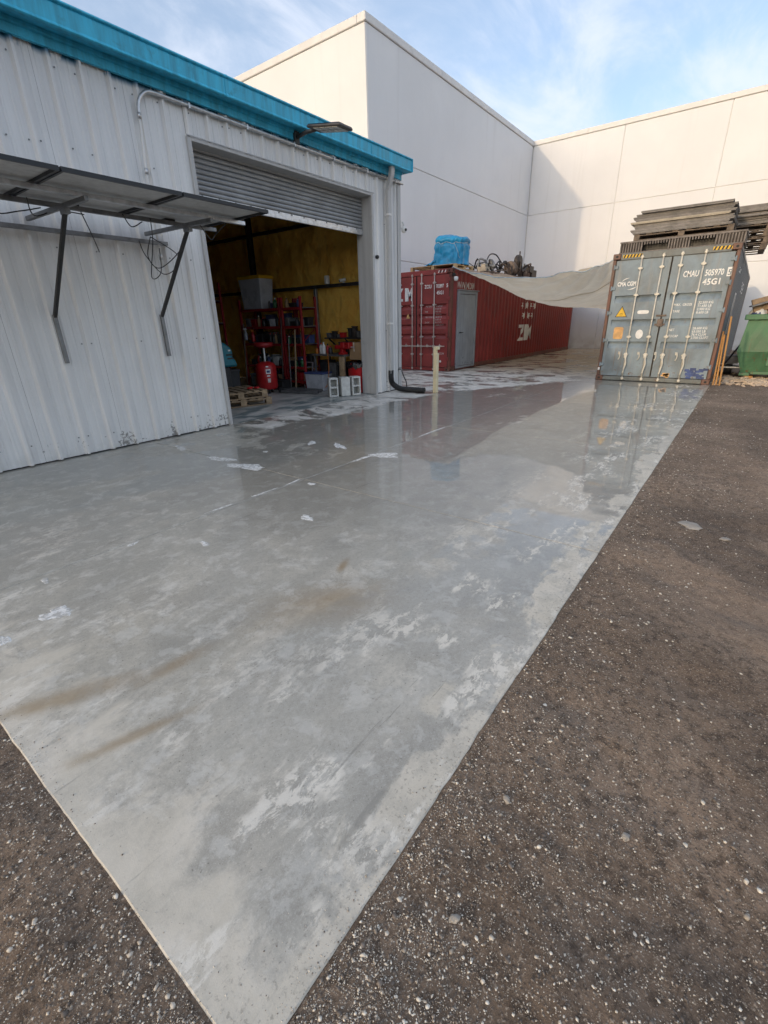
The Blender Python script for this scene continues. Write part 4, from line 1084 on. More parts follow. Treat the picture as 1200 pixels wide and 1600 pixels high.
# ------------------------------------------------------------------ shade cloth hung between the containers
def tarp_z(x, u):
    """u = 0 on the blue roof edge, 1 on the red roof edge"""
    s = min(1.0, max(0.0, (x - 13.1) / 3.2)); s = s * s * (3 - 2 * s)
    sag = 0.36 + 0.64 * s
    e = (2.78 + (2.90 - 2.78) * u)
    q = 4 * u * (1 - u)
    fold = 0.05 * math.sin(x * 2.3 + 5 * u + 1.4 * math.sin(u * 7)) * q + 0.02 * math.sin(x * 6.1 - 9 * u) * q + 0.05 * mnoise.noise(Vector((x * 1.1, u * 3, 2))) + 0.018 * math.sin(14 * u + x * 1.5) * math.exp(-((1 - u) * 5) ** 2)
    dx_, dy_ = x - 13.0, u * 4.37; dd = math.hypot(dx_, dy_); an = math.atan2(dy_, dx_ + 0.05)
    fold += 0.05 * math.sin(an * 26 + 1.5 * math.sin(dd)) * math.exp(-((dd - 1.2) / 1.6) ** 2) * min(1, dd)
    dx2, dy2 = x - 13.0, (1 - u) * 4.37; d2 = math.hypot(dx2, dy2)
    fold += 0.03 * math.sin(math.atan2(dy2, dx2 + 0.05) * 24) * math.exp(-((d2 - 1.0) / 1.3) ** 2) * min(1, d2)
    wp = x * 1.7 + 2.2 * mnoise.noise(Vector((x * 0.7, u * 2.2, 8)))
    fold += 0.045 * (1 - abs(math.sin(wp + u * 6.5))) ** 3 * q - 0.03 * (1 - abs(math.sin(wp * 1.6 - u * 9 + 1))) ** 4 * q
    fold += 0.012 * mnoise.noise(Vector((x * 6, u * 18, 1)))
    return e - sag * (q ** 0.75) + fold
tm = MB()
NX, NU = 240, 120
for i in range(NX):
    for j in range(NU):
        u = j / (NU - 1); x = 13.12 + 0.35 * 4 * u * (1 - u) + (25.0 - 13.12 - 0.3 * 4 * u * (1 - u)) * i / (NX - 1)
        y = 2.93 + (7.30 - 2.93) * u
        tm.v.append((x, y, tarp_z(x, u)))
tm.f = [(i * NU + j, (i + 1) * NU + j, (i + 1) * NU + j + 1, i * NU + j + 1) for i in range(NX - 1) for j in range(NU - 1)]
tarp = tm.build('shade_cloth', 'shade_cloth', None, smooth=True, fix=False)
MB().tube([tm.v[j] for j in range(NU)], 0.012, 6).build('hem', 'rope_grey', tarp, smooth=True)
for ks in (40, 95):
    MB().tube([(v[0], v[1], v[2] - 0.004) for v in tm.v[ks * NU:(ks + 1) * NU]], 0.009, 5).build('seam', 'shade_cloth', tarp, smooth=True)
for js in (12, 30, 48, 66, 84, 102):
    v = tm.v[js]; MB().lathe([(0.022, -0.006), (0.028, 0.0), (0.022, 0.006)], (v[0] + 0.03, v[1], v[2] - 0.01), 10).build('eyelet', 'galvanised', tarp)
for (ga, gb) in ((tm.v[0], (12.99, 2.90, 2.79)), (tm.v[NU - 1], (13.10, 7.33, 2.86))):
    MB().tube([ga, gb], 0.008, 6).build('tie_rope', 'rope_grey', tarp)
tag(tarp, 'sagging grey mesh shade cloth slung between the two containers', 'tarp')
# ------------------------------------------------------------------ shop fittings
# conduit under the eave
cd = thing('electrical_conduit', 'thin galvanised conduit running under the teal gutter and bending down', 'conduit', (3.7, 6.3, 2.2))
pts = [(9.16, 6.318, 4.045), (6.0, 6.318, 4.045), (4.02, 6.318, 4.05)]
bend = smooth_curve([(4.02, 6.318, 4.05), (3.86, 6.318, 4.035), (3.745, 6.318, 3.93), (3.715, 6.318, 3.78)], 6)
MB().tube(pts + bend[1:], 0.021, 10).build('pipe', 'galvanised', cd, smooth=True)
MB().tube([(3.715, 6.318, 3.80), (3.66, 6.318, 3.05), (3.655, 6.318, 2.2)], 0.0135, 8).build('pipe', 'white_trim', cd, smooth=True)
for x, z, r in ((3.712, 3.77, 0.022), (3.675, 3.22, 0.022), (3.655, 2.30, 0.022)):
    MB().tube([(x, 6.318, z - 0.03), (x, 6.318, z + 0.03)], r, 8).build('coupling', 'galvanised', cd, smooth=True)
for x in (4.4, 5.3, 6.2, 7.1, 8.0, 8.9): MB().box(x - 0.012, x + 0.012, 6.294, 6.345, 4.018, 4.072).build('strap', 'galvanised', cd)
# solar awning ---------------------------------------------------
aw = thing('solar_awning', 'row of framed solar panels on grey struts bracketed to the shop wall', 'awning', (2.6, 6.34, 1.1))
PX = [4.06, 3.015, 1.97, 0.925, -0.12]
PY0, PY1 = 4.62, 5.98
def pz(y): return 2.615 + (y - 4.62) * 0.02
for a, b in zip(PX[1:], PX[:-1]):
    pn = sub('solar_panel', aw)
    a += 0.008; b -= 0.008; f = 0.022
    for x0, x1, y0, y1 in ((a, b, PY0, PY0 + f), (a, b, PY1 - f, PY1), (a, a + f, PY0 + f, PY1 - f), (b - f, b, PY0 + f, PY1 - f)):
        BOX('frame', 'black_frame', pn, x0, x1, y0, y1, pz(y0), pz(y0) + 0.034)
    BOX('backsheet', 'backsheet', pn, a + f, b - f, PY0 + f, PY1 - f, 2.640, 2.643)
    BOX('cell_sheet', 'solar_cell', pn, a + f, b - f, PY0 + f, PY1 - f, 2.645, 2.652)
    BOX('junction_box', 'black_plastic', pn, (a + b) / 2 - 0.06, (a + b) / 2 + 0.06, PY1 - 0.22, PY1 - 0.12, 2.618, 2.639)
for y in (5.16, 5.74):
    m = MB(); m.box(-0.15, 4.13, y - 0.021, y + 0.021, 2.572, 2.613); m.build('rail', 'grey_strut' if y > 5.5 else 'galvanised', aw, bevel=0.003)
BOX('wall_channel', 'grey_strut', aw, -0.3, 3.78, 6.30, 6.343, 2.44, 2.482)
for bx in (3.52, 2.26, 0.95):
    br = sub('bracket', aw)
    MB().bar((bx, 6.335, 2.545), (bx, 4.93, 2.525), 0.036, 0.042).build('arm', 'grey_strut', br, bevel=0.004)
    MB().bar((bx, 5.40, 2.50), (bx, 6.315, 1.60), 0.036, 0.036).build('strut', 'dark_steel', br, bevel=0.003)
    MB().box(bx - 0.021, bx + 0.021, 6.302, 6.342, 1.10, 1.62).build('wall_leg', 'grey_strut', br, bevel=0.003)
    MB().box(bx - 0.024, bx + 0.024, 5.35, 5.47, 2.465, 2.519).build('gusset', 'grey_strut', br, bevel=0.004)
def cable(name, pts, r, mat, parent, n=6): return MB().tube(smooth_curve(pts, n), r, 6).build(name, mat, parent, smooth=True)
for pts in ([(3.55, 5.5, 2.56), (3.6, 5.7, 2.35), (3.5, 6.1, 2.15), (3.45, 6.25, 2.28), (3.5, 6.2, 2.5)],
            [(3.2, 5.6, 2.58), (3.35, 5.9, 2.40), (3.42, 6.2, 2.05), (3.6, 6.28, 2.12), (3.65, 6.3, 2.4)],
            [(3.5, 6.2, 2.5), (3.75, 6.1, 2.33), (3.8, 6.2, 2.2), (3.62, 6.26, 2.10), (3.45, 6.3, 2.3), (3.4, 6.3, 2.46)],
            [(2.55, 5.75, 2.57), (2.7, 5.95, 2.40), (2.85, 6.2, 2.28)],
            [(2.0, 5.5, 2.57), (2.1, 5.7, 2.47), (2.35, 5.8, 2.56), (2.6, 5.8, 2.56)],
            [(1.6, 5.4, 2.58), (1.75, 5.6, 2.44), (2.0, 5.75, 2.50), (2.2, 5.78, 2.56)],
            [(2.9, 5.6, 2.58), (3.05, 5.75, 2.5), (3.2, 5.78, 2.57)],
            [(3.6, 5.3, 2.55), (3.8, 5.4, 2.42), (3.95, 5.5, 2.50), (3.9, 5.2, 2.57)]):
    cable('cable', pts, 0.0055, 'black_plastic', aw)
# flood lamp ------------------------------------------------------
fl = thing('street_lamp', 'flat grey solar street lamp on an arm above the roller door', 'lamp', (6.25, 6.34, 4.12))
MB().box(6.20, 6.30, 6.285, 6.345, 4.05, 4.22).build('wall_plate', 'dark_steel', fl, bevel=0.006)
MB().tube([(6.25, 6.30, 4.14), (6.25, 6.10, 4.165), (6.25, 5.88, 4.155)], 0.027, 10).build('arm', 'lamp_body', fl, smooth=True)
hm = Matrix.Rotation(math.radians(9.5), 3, 'X')
hc = Vector((6.25, 5.61, 4.118))
MB().obox(hc, (0.30, 0.66, 0.035), hm).build('head', 'lamp_body', fl, bevel=0.012)
MB().obox(hc + hm @ Vector((0, 0, 0.022)), (0.28, 0.62, 0.008), hm).build('solar_top', 'solar_cell', fl)
for i in range(2):
    for j in range(4):
        MB().obox(hc + hm @ Vector((-0.066 + 0.132 * i, -0.21 + 0.125 * j, -0.021)), (0.112, 0.105, 0.008), hm).build('lens', 'lamp_lens', fl)
# wall camera and door button -------------------------------------
wc = thing('security_camera', 'white security camera on the corner of the metal shop', 'camera', (9.17, 6.36, 3.2))
MB().box(9.112, 9.15, 6.33, 6.43, 3.26, 3.42).build('mount', 'white_plastic', wc, bevel=0.01)
MB().tube([(9.15, 6.38, 3.38), (9.21, 6.36, 3.40), (9.22, 6.34, 3.33)], 0.018, 8).build('bracket', 'white_plastic', wc, smooth=True)
MB().lathe([(0.02, 0), (0.045, 0.01), (0.05, 0.06), (0.04, 0.11), (0.01, 0.12)], (9.215, 6.33, 3.20), 14).build('housing', 'white_plastic', wc, smooth=True)
MB().lathe([(0.022, 6.265), (0.03, 6.29)], (9.215, 0, 3.25), 12, 'Y').build('lens', 'black_plastic', wc)
db = MB(); db.lathe([(0.012, 6.318), (0.028, 6.326), (0.034, 6.345), (0.034, 6.378)], (8.30, 0, 2.68), 16, 'Y')
tag(db.build('door_sensor', 'black_plastic', None, smooth=True), 'small round black sensor on the wall beside the roller door', 'sensor')
# hose bib with cable near the corner
tap = thing('wall_tap', 'black hose tap low on the shop corner beside the downspout', 'tap', (8.98, 6.33, 0.4))
MB().tube([(8.98, 6.345, 0.46), (8.98, 6.27, 0.46), (8.98, 6.24, 0.42)], 0.013, 8).build('spout', 'grey_strut', tap, smooth=True)
MB().lathe([(0.03, 0), (0.03, 0.012)], (8.98, 6.285, 0.485), 10).build('wheel_handle', 'black_plastic', tap)
cable('hose', [(8.98, 6.24, 0.42), (9.0, 6.20, 0.30), (9.05, 6.17, 0.18), (9.06, 6.16, 0.02)], 0.012, 'black_rubber', tap)
# corrugated drain hose on the downspout
hp = smooth_curve([(8.62, 6.285, 0.47), (8.62, 6.285, 0.30), (8.63, 6.25, 0.18), (8.66, 6.10, 0.085), (8.70, 5.95, 0.068), (8.72, 5.72, 0.066), (8.76, 5.48, 0.064)], 14)
rr = [0.058 + (0.006 if i % 2 else -0.002) for i in range(len(hp))]
tag(MB().tube(hp, rr, 14).build('drain_hose', 'black_rubber', None), 'black corrugated drain hose curling from the downspout onto the slab', 'hose')
# broken stake / pipe
st = MB(); sx, sy, w = 8.98, 5.34, 0.045
st.prism([(sx - w, sy - w), (sx + w, sy - w), (sx + w, sy + w), (sx - w, sy + w)], 0.0, 0.82, 'Z')
st.prism([(sx - w, sy - 0.02), (sx + w * 0.6, sy - 0.02), (sx + w * 0.6, sy + w), (sx - w, sy + w)], 0.815, 0.90, 'Z')
st.prism([(sx - w, sy - 0.075), (sx + w * 0.6, sy - 0.075), (sx + w * 0.6, sy + w), (sx - w, sy + w)], 0.90, 0.96, 'Z')
tag(st.build('broken_post', 'stake_cream', None, bevel=0.006), 'cream upright post with a notched broken top in front of the shop corner', 'post')

# ------------------------------------------------------------------ inside the shop
fl0 = MB().box(SX0, SX1 - 0.03, SY + 0.0, 18.0, -0.1, -0.004).build('floor', 'shop_floor', None); struct(fl0)
# pallets: local mesh pieces, origin at base centre; long side along x
def pallet(loc, rz, label, group, w=1.2, d=1.0, mat='wood_pallet', n_top=7, h=0.14):
    p = thing('wooden_pallet', label, 'pallet', loc, rz, group)
    def piece(nm, x0, x1, y0, y1, z0, z1): MB().box(x0, x1, y0, y1, z0, z1).build(nm, mat, p, world=False, bevel=0.003)
    for yy in (-d / 2, -0.045, d / 2 - 0.09):
        piece('bottom_board', -w / 2, w / 2, yy, yy + 0.09, 0, 0.02)
        for xx in (-w / 2, -0.06, w / 2 - 0.12): piece('block', xx, xx + 0.12, yy, yy + 0.09, 0.02, h - 0.04)
        piece('stringer', -w / 2 + 0.002, w / 2 - 0.002, yy + 0.001, yy + 0.089, h - 0.04, h - 0.02)
    for k in range(n_top):
        xx = -w / 2 + (w - 0.11) * k / (n_top - 1)
        piece('top_board', xx, xx + 0.11, -d / 2, d / 2, h - 0.02, h)
    return p
p1 = pallet((5.70, 8.06, 0.0), -0.30, 'bottom wooden pallet of the pair just inside the shop door', 'pallets inside the door', 1.15, 1.0)
p2 = pallet((5.66, 8.10, 0.14), -0.24, 'top wooden pallet of the pair just inside the shop door', 'pallets inside the door', 1.10, 0.98)
m = MB(); m.obox((5.95, 7.86, 0.30), (0.16, 0.06, 0.035), Matrix.Rotation(0.5, 3, 'Z')); m.obox((6.06, 7.80, 0.298), (0.07, 0.09, 0.03), Matrix.Rotation(0.1, 3, 'Z'))
tag(m.build('hand_tool', 'red_plastic', None, bevel=0.006), 'small red hand tool lying on the top pallet', 'tool')
# compressor / blaster tank
tk = thing('pressure_tank', 'upright red pressure tank with white label and a funnel tray on top', 'tank', (7.15, 8.78, 0))
MB().lathe([(0.10, 0.07), (0.21, 0.09), (0.235, 0.13), (0.235, 0.58), (0.20, 0.65), (0.10, 0.69), (0.03, 0.70)], (7.15, 8.78, 0), 28).build('body', 'red_paint', tk, smooth=True)
MB().tube([(7.15, 8.78, 0.68), (7.15, 8.78, 1.00)], 0.025, 8).build('stem', 'galvanised', tk)
MB().lathe([(0.06, 0.985), (0.21, 1.02), (0.215, 1.10), (0.20, 1.10), (0.195, 1.03), (0.02, 1.0)], (7.15, 8.78, 0), 24).build('tray', 'rack_red', tk, smooth=True)
def tank_decal(a0, a1, z0, z1, mat, r=0.237):
    m = MB(); m.grid(lambda u, v: (7.15 + r * math.cos(a0 + (a1 - a0) * u), 8.78 + r * math.sin(a0 + (a1 - a0) * u), z0 + (z1 - z0) * v), 8, 2); return m.build('label', mat, tk, fix=False)
fc = math.atan2(-8.78, -7.15)
tank_decal(fc - 0.02, fc + 0.42, 0.44, 0.54, 'print_white'); tank_decal(fc + 0.05, fc + 0.36, 0.465, 0.515, 'tape_blue', 0.2385); tank_decal(fc + 0.04, fc + 0.34, 0.38, 0.41, 'print_white'); tank_decal(fc + 0.08, fc + 0.36, 0.25, 0.34, 'print_white_worn'); tank_decal(fc + 0.0, fc + 0.25, 0.585, 0.61, 'print_white', 0.233)
for a in (0.4, 2.5, 4.2):
    MB().box(7.15 + 0.18 * math.cos(a) - 0.02, 7.15 + 0.18 * math.cos(a) + 0.02, 8.78 + 0.18 * math.sin(a) - 0.02, 8.78 + 0.18 * math.sin(a) + 0.02, 0.0, 0.10).build('leg', 'black_plastic', tk)
MB().lathe([(0.06, -0.02), (0.06, 0.02)], (7.30, 8.52, 0.06), 14, 'Y').build('wheel', 'black_rubber', tk)
# racks
def rack(loc_x, y0, y1, zs, H, label, d=0.52, mat='rack_red'):
    r = thing('storage_rack', label, 'shelving', (loc_x, (y0 + y1) / 2, 0))
    for y in (y0, y1 - 0.05):
        for x in (loc_x - d / 2, loc_x + d / 2 - 0.05):
            BOX('upright', mat, r, x, x + 0.05, y, y + 0.05, 0, H, 0.004)
        for k in range(2):
            z = 0.25 + k * (H - 0.4) / 2
            MB().bar((loc_x - d / 2 + 0.025, y + 0.025, z), (loc_x + d / 2 - 0.025, y + 0.025, z + (H - 0.4) / 4 * 0.8), 0.008, 0.012).build('brace', mat, r)
    for z in zs:
        for x in (loc_x - d / 2 - 0.004, loc_x + d / 2 - 0.036):
            BOX('beam', mat, r, x, x + 0.04, y0 + 0.051, y1 - 0.051, z - 0.055, z, 0.004)
        BOX('shelf_deck', 'clutter_grey', r, loc_x - d / 2 + 0.04, loc_x + d / 2 - 0.04, y0 + 0.01, y1 - 0.01, z - 0.02, z - 0.002)
    return r
RK = 8.20
rack1 = rack(RK, 8.30, 8.98, [0.20, 0.52, 1.04, 1.43, 1.83], 2.05, 'short red steel shelving bay in the corner behind the workbench')
rack2 = rack(RK, 9.02, 10.55, [0.20, 0.52, 1.04, 1.43, 1.83], 2.05, 'long red steel shelving bay behind the red tank')
rack3 = rack(7.30, 10.7, 12.4, [0.35, 0.95, 1.55, 2.05], 2.45, 'dark red shelving at the left edge of the doorway', 0.6)
# shelf contents
def bottle(name, x, y, z, r, h, mat, cap='white_plastic', label='', group=None):
    b = thing(name, label, 'bottle', (x, y, z), 0, group)
    MB().lathe([(r * 0.92, 0), (r, 0.01), (r, h * 0.62), (r * 0.8, h * 0.72), (r * 0.34, h * 0.82), (r * 0.34, h * 0.9)], (0, 0, 0), 12).build('body', mat, b, smooth=True, world=False)
    MB().lathe([(r * 0.4, h * 0.88), (r * 0.4, h)], (0, 0, 0), 10).build('cap', cap, b, world=False)
    return b
def crate(name, x, y, z, sx, sy, sz, mat, label, cat, rz=0.0, group=None, lid=None):
    b = thing(name, label, cat, (x, y, z), rz, group)
    m = MB(); t = 0.16 if name == 'storage_tote' else 0.08
    m.add([(-sx / 2 * (1 - t), -sy / 2 * (1 - t), 0), (sx / 2 * (1 - t), -sy / 2 * (1 - t), 0), (sx / 2 * (1 - t), sy / 2 * (1 - t), 0), (-sx / 2 * (1 - t), sy / 2 * (1 - t), 0),
           (-sx / 2, -sy / 2, sz * 0.9), (sx / 2, -sy / 2, sz * 0.9), (sx / 2, sy / 2, sz * 0.9), (-sx / 2, sy / 2, sz * 0.9)],
          [(0, 3, 2, 1), (4, 5, 6, 7), (0, 1, 5, 4), (1, 2, 6, 5), (2, 3, 7, 6), (3, 0, 4, 7)])
    m.build('body', mat, b, world=False, bevel=0.008)
    MB().box(-sx / 2 - 0.012, sx / 2 + 0.012, -sy / 2 - 0.012, sy / 2 + 0.012, sz * 0.9, sz).build('lid', lid or mat, b, world=False, bevel=0.008)
    return b
tote = crate('storage_tote', 8.18, 10.06, 1.835, 0.42, 0.80, 0.74, 'clear_plastic', 'big translucent tote with a yellow lid on top of the red shelving', 'tote', lid='yellow_plastic')
cols = ['clutter_black', 'clutter_black', 'clutter_grey', 'black_plastic', 'clutter_grey', 'clear_plastic', 'blue_plastic', 'red_paint', 'cardboard', 'bottle_green', 'white_plastic', 'black_plastic', 'bottle_orange']
cname = {'clutter_black': 'black', 'clutter_grey': 'grey', 'clear_plastic': 'translucent', 'blue_plastic': 'blue', 'red_paint': 'red', 'cardboard': 'brown cardboard', 'bottle_green': 'green', 'white_plastic': 'white', 'black_plastic': 'black', 'bottle_orange': 'orange'}
lvl = {0.20: 'bottom', 0.52: 'second lowest', 1.04: 'middle', 1.43: 'second highest', 1.83: 'top'}
random.seed(11)
def fill(y0, y1, z, rackname, dens=2.2, hmax=0.30):
    y = y0
    while y < y1 - 0.06:
        k = random.random(); c = random.choice(cols)
        if k < 0.5:
            r = random.uniform(0.03, 0.05); h = min(hmax, random.uniform(0.16, 0.28))
            bottle('bottle', RK - 0.18 + random.uniform(-0.03, 0.1), y + r, z + 0.001, r, h, c, random.choice(['white_plastic', 'red_plastic', 'black_plastic']),
                   cname[c] + ' bottle on the ' + lvl[z] + ' shelf of the ' + rackname, 'bottles on the ' + lvl[z] + ' shelf of the ' + rackname)
            y += 2 * r + random.uniform(0.01, 0.05) / dens
        elif k < 0.85:
            w = random.uniform(0.10, 0.24); h = min(hmax, random.uniform(0.07, 0.22))
            crate('small_box', RK - 0.06 + random.uniform(-0.05, 0.03), y + w / 2, z + 0.001, random.uniform(0.2, 0.3), w, h, c,
                  cname[c] + ' box on the ' + lvl[z] + ' shelf of the ' + rackname, 'box', random.uniform(-0.12, 0.12), 'boxes on the ' + lvl[z] + ' shelf of the ' + rackname)
            y += w + random.uniform(0.02, 0.06) / dens
        else: y += random.uniform(0.05, 0.12)
for z in (0.20, 0.52, 1.04, 1.43):
    fill(8.38, 8.90, z, 'short red rack'); fill(9.10, 10.42, z, 'long red rack')
def back_row(y0, y1, z, rackname):
    y = y0
    while y < y1 - 0.1:
        w = random.uniform(0.12, 0.3); c = random.choice(['clutter_black', 'clutter_grey', 'cardboard', 'black_plastic', 'blue_plastic', 'clear_plastic'])
        crate('stored_case', RK + 0.12, y + w / 2, z + 0.001, 0.18, w, random.uniform(0.16, 0.29), c, cname[c] + ' rear case on the ' + lvl[z] + ' shelf of the ' + rackname, 'case', 0.0, 'cases at the back of the ' + lvl[z] + ' shelf of the ' + rackname)
        y += w + random.uniform(0.0, 0.05)
for z in (0.20, 0.52, 1.04, 1.43): back_row(8.38, 8.90, z, 'short red rack'); back_row(9.10, 10.42, z, 'long red rack')
fill(8.38, 8.88, 1.83, 'short red rack', 2.0, 0.2); fill(9.10, 9.60, 1.83, 'long red rack', 2.0, 0.22)
for i, (z, lv) in enumerate(((0.35, 'bottom'), (0.95, 'second'), (1.55, 'third'), (2.05, 'top'))):
    y = 10.8
    while y < 12.2:
        w = random.uniform(0.18, 0.4); c = random.choice(['clutter_black', 'clutter_grey', 'black_plastic', 'clear_plastic', 'cardboard'])
        crate('stored_box', 7.25, y + w / 2, z + 0.001, 0.4, w, random.uniform(0.12, 0.32), c, cname[c] + ' box on the ' + lv + ' shelf of the far left rack', 'box', random.uniform(-0.1, 0.1), 'boxes on the ' + lv + ' shelf of the far left rack')
        y += w + random.uniform(0.03, 0.15)
# spray bottles hanging at the rack front
for i, (y, z, c, nm) in enumerate(((10.30, 1.12, 'clear_plastic', 'pale'), (10.02, 1.08, 'red_paint', 'reddish'))):
    s = thing('spray_bottle', nm + ' spray bottle with trigger head hanging at the front of the long red rack', 'spray bottle', (7.88, y, z))
    MB().lathe([(0.04, 0), (0.045, 0.02), (0.045, 0.14), (0.02, 0.20), (0.015, 0.24)], (0, 0, 0), 12).build('body', c, s, smooth=True, world=False)
    MB().box(-0.06, 0.03, -0.015, 0.015, 0.24, 0.28).build('trigger_head', 'bottle_orange' if i else 'white_plastic', s, world=False, bevel=0.004)
    MB().tube([(0, 0, 0.27), (0.03, 0, 0.31), (0.06, 0, 0.33)], 0.004, 6).build('hook', 'galvanised', s, world=False)
# teal machine peeking past the left jamb
tm_ = thing('floor_scrubber', 'teal rounded machine cover peeking past the left door jamb', 'machine', (6.04, 8.92, 0))
m = MB(); prof = [(5.670, 0.670), (6.400, 0.650), (6.350, 0.810), (6.280, 0.830), (6.320, 0.930), (6.260, 1.050), (6.120, 1.140), (5.870, 1.190), (5.670, 1.190)]
m.prism(prof, 8.75, 9.15, 'Y'); m.build('cover', 'teal_machine', tm_, bevel=0.04)
MB().box(5.72, 6.22, 8.80, 9.10, 0.10, 0.648).build('base', 'clutter_black', tm_, bevel=0.02)
MB().box(6.120, 6.280, 8.744, 8.749, 0.880, 0.915).build('grille', 'black_plastic', tm_); MB().box(6.140, 6.300, 8.744, 8.749, 0.810, 0.840).build('grille', 'black_plastic', tm_); MB().box(6.180, 6.240, 8.744, 8.749, 0.970, 1.000).build('decal', 'print_white', tm_)
for x in (5.800, 5.670): MB().lathe([(0.06, -0.03), (0.06, 0.03)], (x, 8.86, 0.06), 12, 'Y').build('wheel', 'black_rubber', tm_)
# bench
bn = thing('workbench', 'grey steel workbench with a red corner clamp against the foam wall', 'workbench', (8.45, 8.0, 0))
BOX('top', 'grey_strut', bn, 8.12, 8.72, 7.20, 8.24, 0.77, 0.81, 0.004)
for x in (8.15, 8.66):
    for y in (7.24, 8.17): BOX('leg', 'grey_strut', bn, x, x + 0.045, y, y + 0.045, 0, 0.769, 0.003)
BOX('lower_shelf', 'clutter_grey', bn, 8.16, 8.68, 7.30, 8.16, 0.30, 0.32)
bk = thing('wall_shelf', 'narrow dark shelf with brackets above the workbench', 'shelf', (8.66, 7.35, 1.13))
BOX('board', 'clutter_black', bk, 8.46, 8.80, 6.66, 8.12, 1.13, 1.16, 0.003)
for y in (6.9, 7.5, 8.0): MB().bar((8.50, y, 1.125), (8.82, y, 0.90), 0.02, 0.03).build('bracket', 'dark_steel', bk)
vz = thing('bench_vise', 'red bench vise at the near end of the workbench', 'vise', (8.18, 7.30, 0.811))
m = MB(); m.box(-0.08, 0.08, -0.07, 0.07, 0.0, 0.05); m.box(-0.06, 0.06, -0.04, 0.04, 0.05, 0.12); m.build('base', 'red_paint', vz, world=False, bevel=0.008)
MB().box(-0.05, 0.05, -0.22, 0.20, 0.12, 0.20).build('slide', 'red_paint', vz, world=False, bevel=0.01)
MB().box(-0.07, 0.07, -0.24, -0.17, 0.14, 0.26).build('jaw', 'red_paint', vz, world=False, bevel=0.01); MB().box(-0.07, 0.07, -0.09, 0.02, 0.14, 0.26).build('jaw', 'red_paint', vz, world=False, bevel=0.01)
MB().tube([(0, -0.24, 0.16), (0, -0.34, 0.16)], 0.012, 8).build('screw', 'galvanised', vz, world=False); MB().tube([(0, -0.33, 0.07), (0, -0.33, 0.26)], 0.008, 6).build('handle', 'galvanised', vz, world=False)
random.seed(5)
for i, (y, c, r, h) in enumerate(((8.16, 'bottle_orange', 0.035, 0.15), (8.04, 'white_plastic', 0.04, 0.24), (7.93, 'print_white', 0.045, 0.26), (7.83, 'red_paint', 0.04, 0.22), (7.72, 'clutter_black', 0.05, 0.18))):
    bottle('bottle', 8.22 + 0.03 * (i % 2), y, 0.811, r, h, c, ['black_plastic', 'red_plastic', 'white_plastic'][i % 3], 'number'.replace('number', ['short orange', 'slim white', 'fat white', 'red', 'squat black'][i]) + ' bottle standing on the workbench', 'bottles on the workbench')
for i, (y, c, s) in enumerate(((8.02, 'clutter_grey', (0.14, 0.12, 0.10)), (7.86, 'clutter_black', (0.12, 0.10, 0.14)), (7.72, 'clutter_grey', (0.10, 0.10, 0.07)), (7.60, 'red_plastic', (0.12, 0.13, 0.11)), (7.36, 'clutter_black', (0.14, 0.10, 0.20)), (7.24, 'scrap_dark', (0.12, 0.09, 0.24)), (7.12, 'clutter_grey', (0.12, 0.08, 0.14)))):
    crate('small_box', 8.56, y, 1.161, s[0], s[1], s[2], c, ['low grey box at the far end of', 'small black case on', 'low grey tray on', 'bright red box on', 'tall black box on', 'tall rusty dark box on', 'grey box at the near end of'][i] + ' the wall shelf', 'box', 0.1 * (i % 3), 'boxes on the wall shelf')
ps = thing('poster', 'blue poster with white lettering and a black round picture propped on the shelf', 'poster', (8.74, 6.83, 1.161))
BOX('sheet', 'poster_blue', ps, 8.735, 8.742, 6.66, 7.03, 1.161, 1.62)
text('lettering', 'LUNE', 0.085, 'print_white', ps, (8.735, 7.00, 1.42), (0, -1, 0), bold=0.003)
text('lettering', 'the', 0.03, 'print_white', ps, (8.735, 6.94, 1.54), (0, -1, 0))
MB().lathe([(0.105, 8.729), (0.105, 8.734)], (0, 6.87, 1.275), 24, 'X').build('picture', 'print_black', ps); MB().lathe([(0.045, 8.726), (0.045, 8.7285)], (0, 6.87, 1.275), 18, 'X').build('picture_centre', 'clutter_grey', ps)
for nm, x, y, z, lab, cat in (('wall_speaker', 8.70, 8.18, 2.318, 'white cylinder standing on the girt of the foam wall', 'speaker'),):
    MB_ = MB().lathe([(0.055, 0), (0.06, 0.01), (0.06, 0.16), (0.05, 0.175)], (8.74, y, z), 16); tag(MB_.build(nm, 'white_plastic', None, smooth=True), lab, cat)
ic = thing('indoor_camera', 'small white camera clamped to the girt inside the shop', 'camera', (8.74, 7.70, 2.316))
MB().lathe([(0.035, 0), (0.035, 0.012)], (8.78, 7.70, 2.316), 12).build('foot', 'white_plastic', ic); MB().tube([(8.78, 7.70, 2.328), (8.76, 7.70, 2.36)], 0.012, 8).build('stem', 'white_plastic', ic)
MB().tube([(8.80, 7.67, 2.385), (8.68, 7.74, 2.355)], 0.034, 14).build('body', 'white_plastic', ic, smooth=False); MB().tube([(8.6795, 7.7403, 2.3549), (8.672, 7.745, 2.353)], 0.024, 12).build('lens', 'black_plastic', ic)
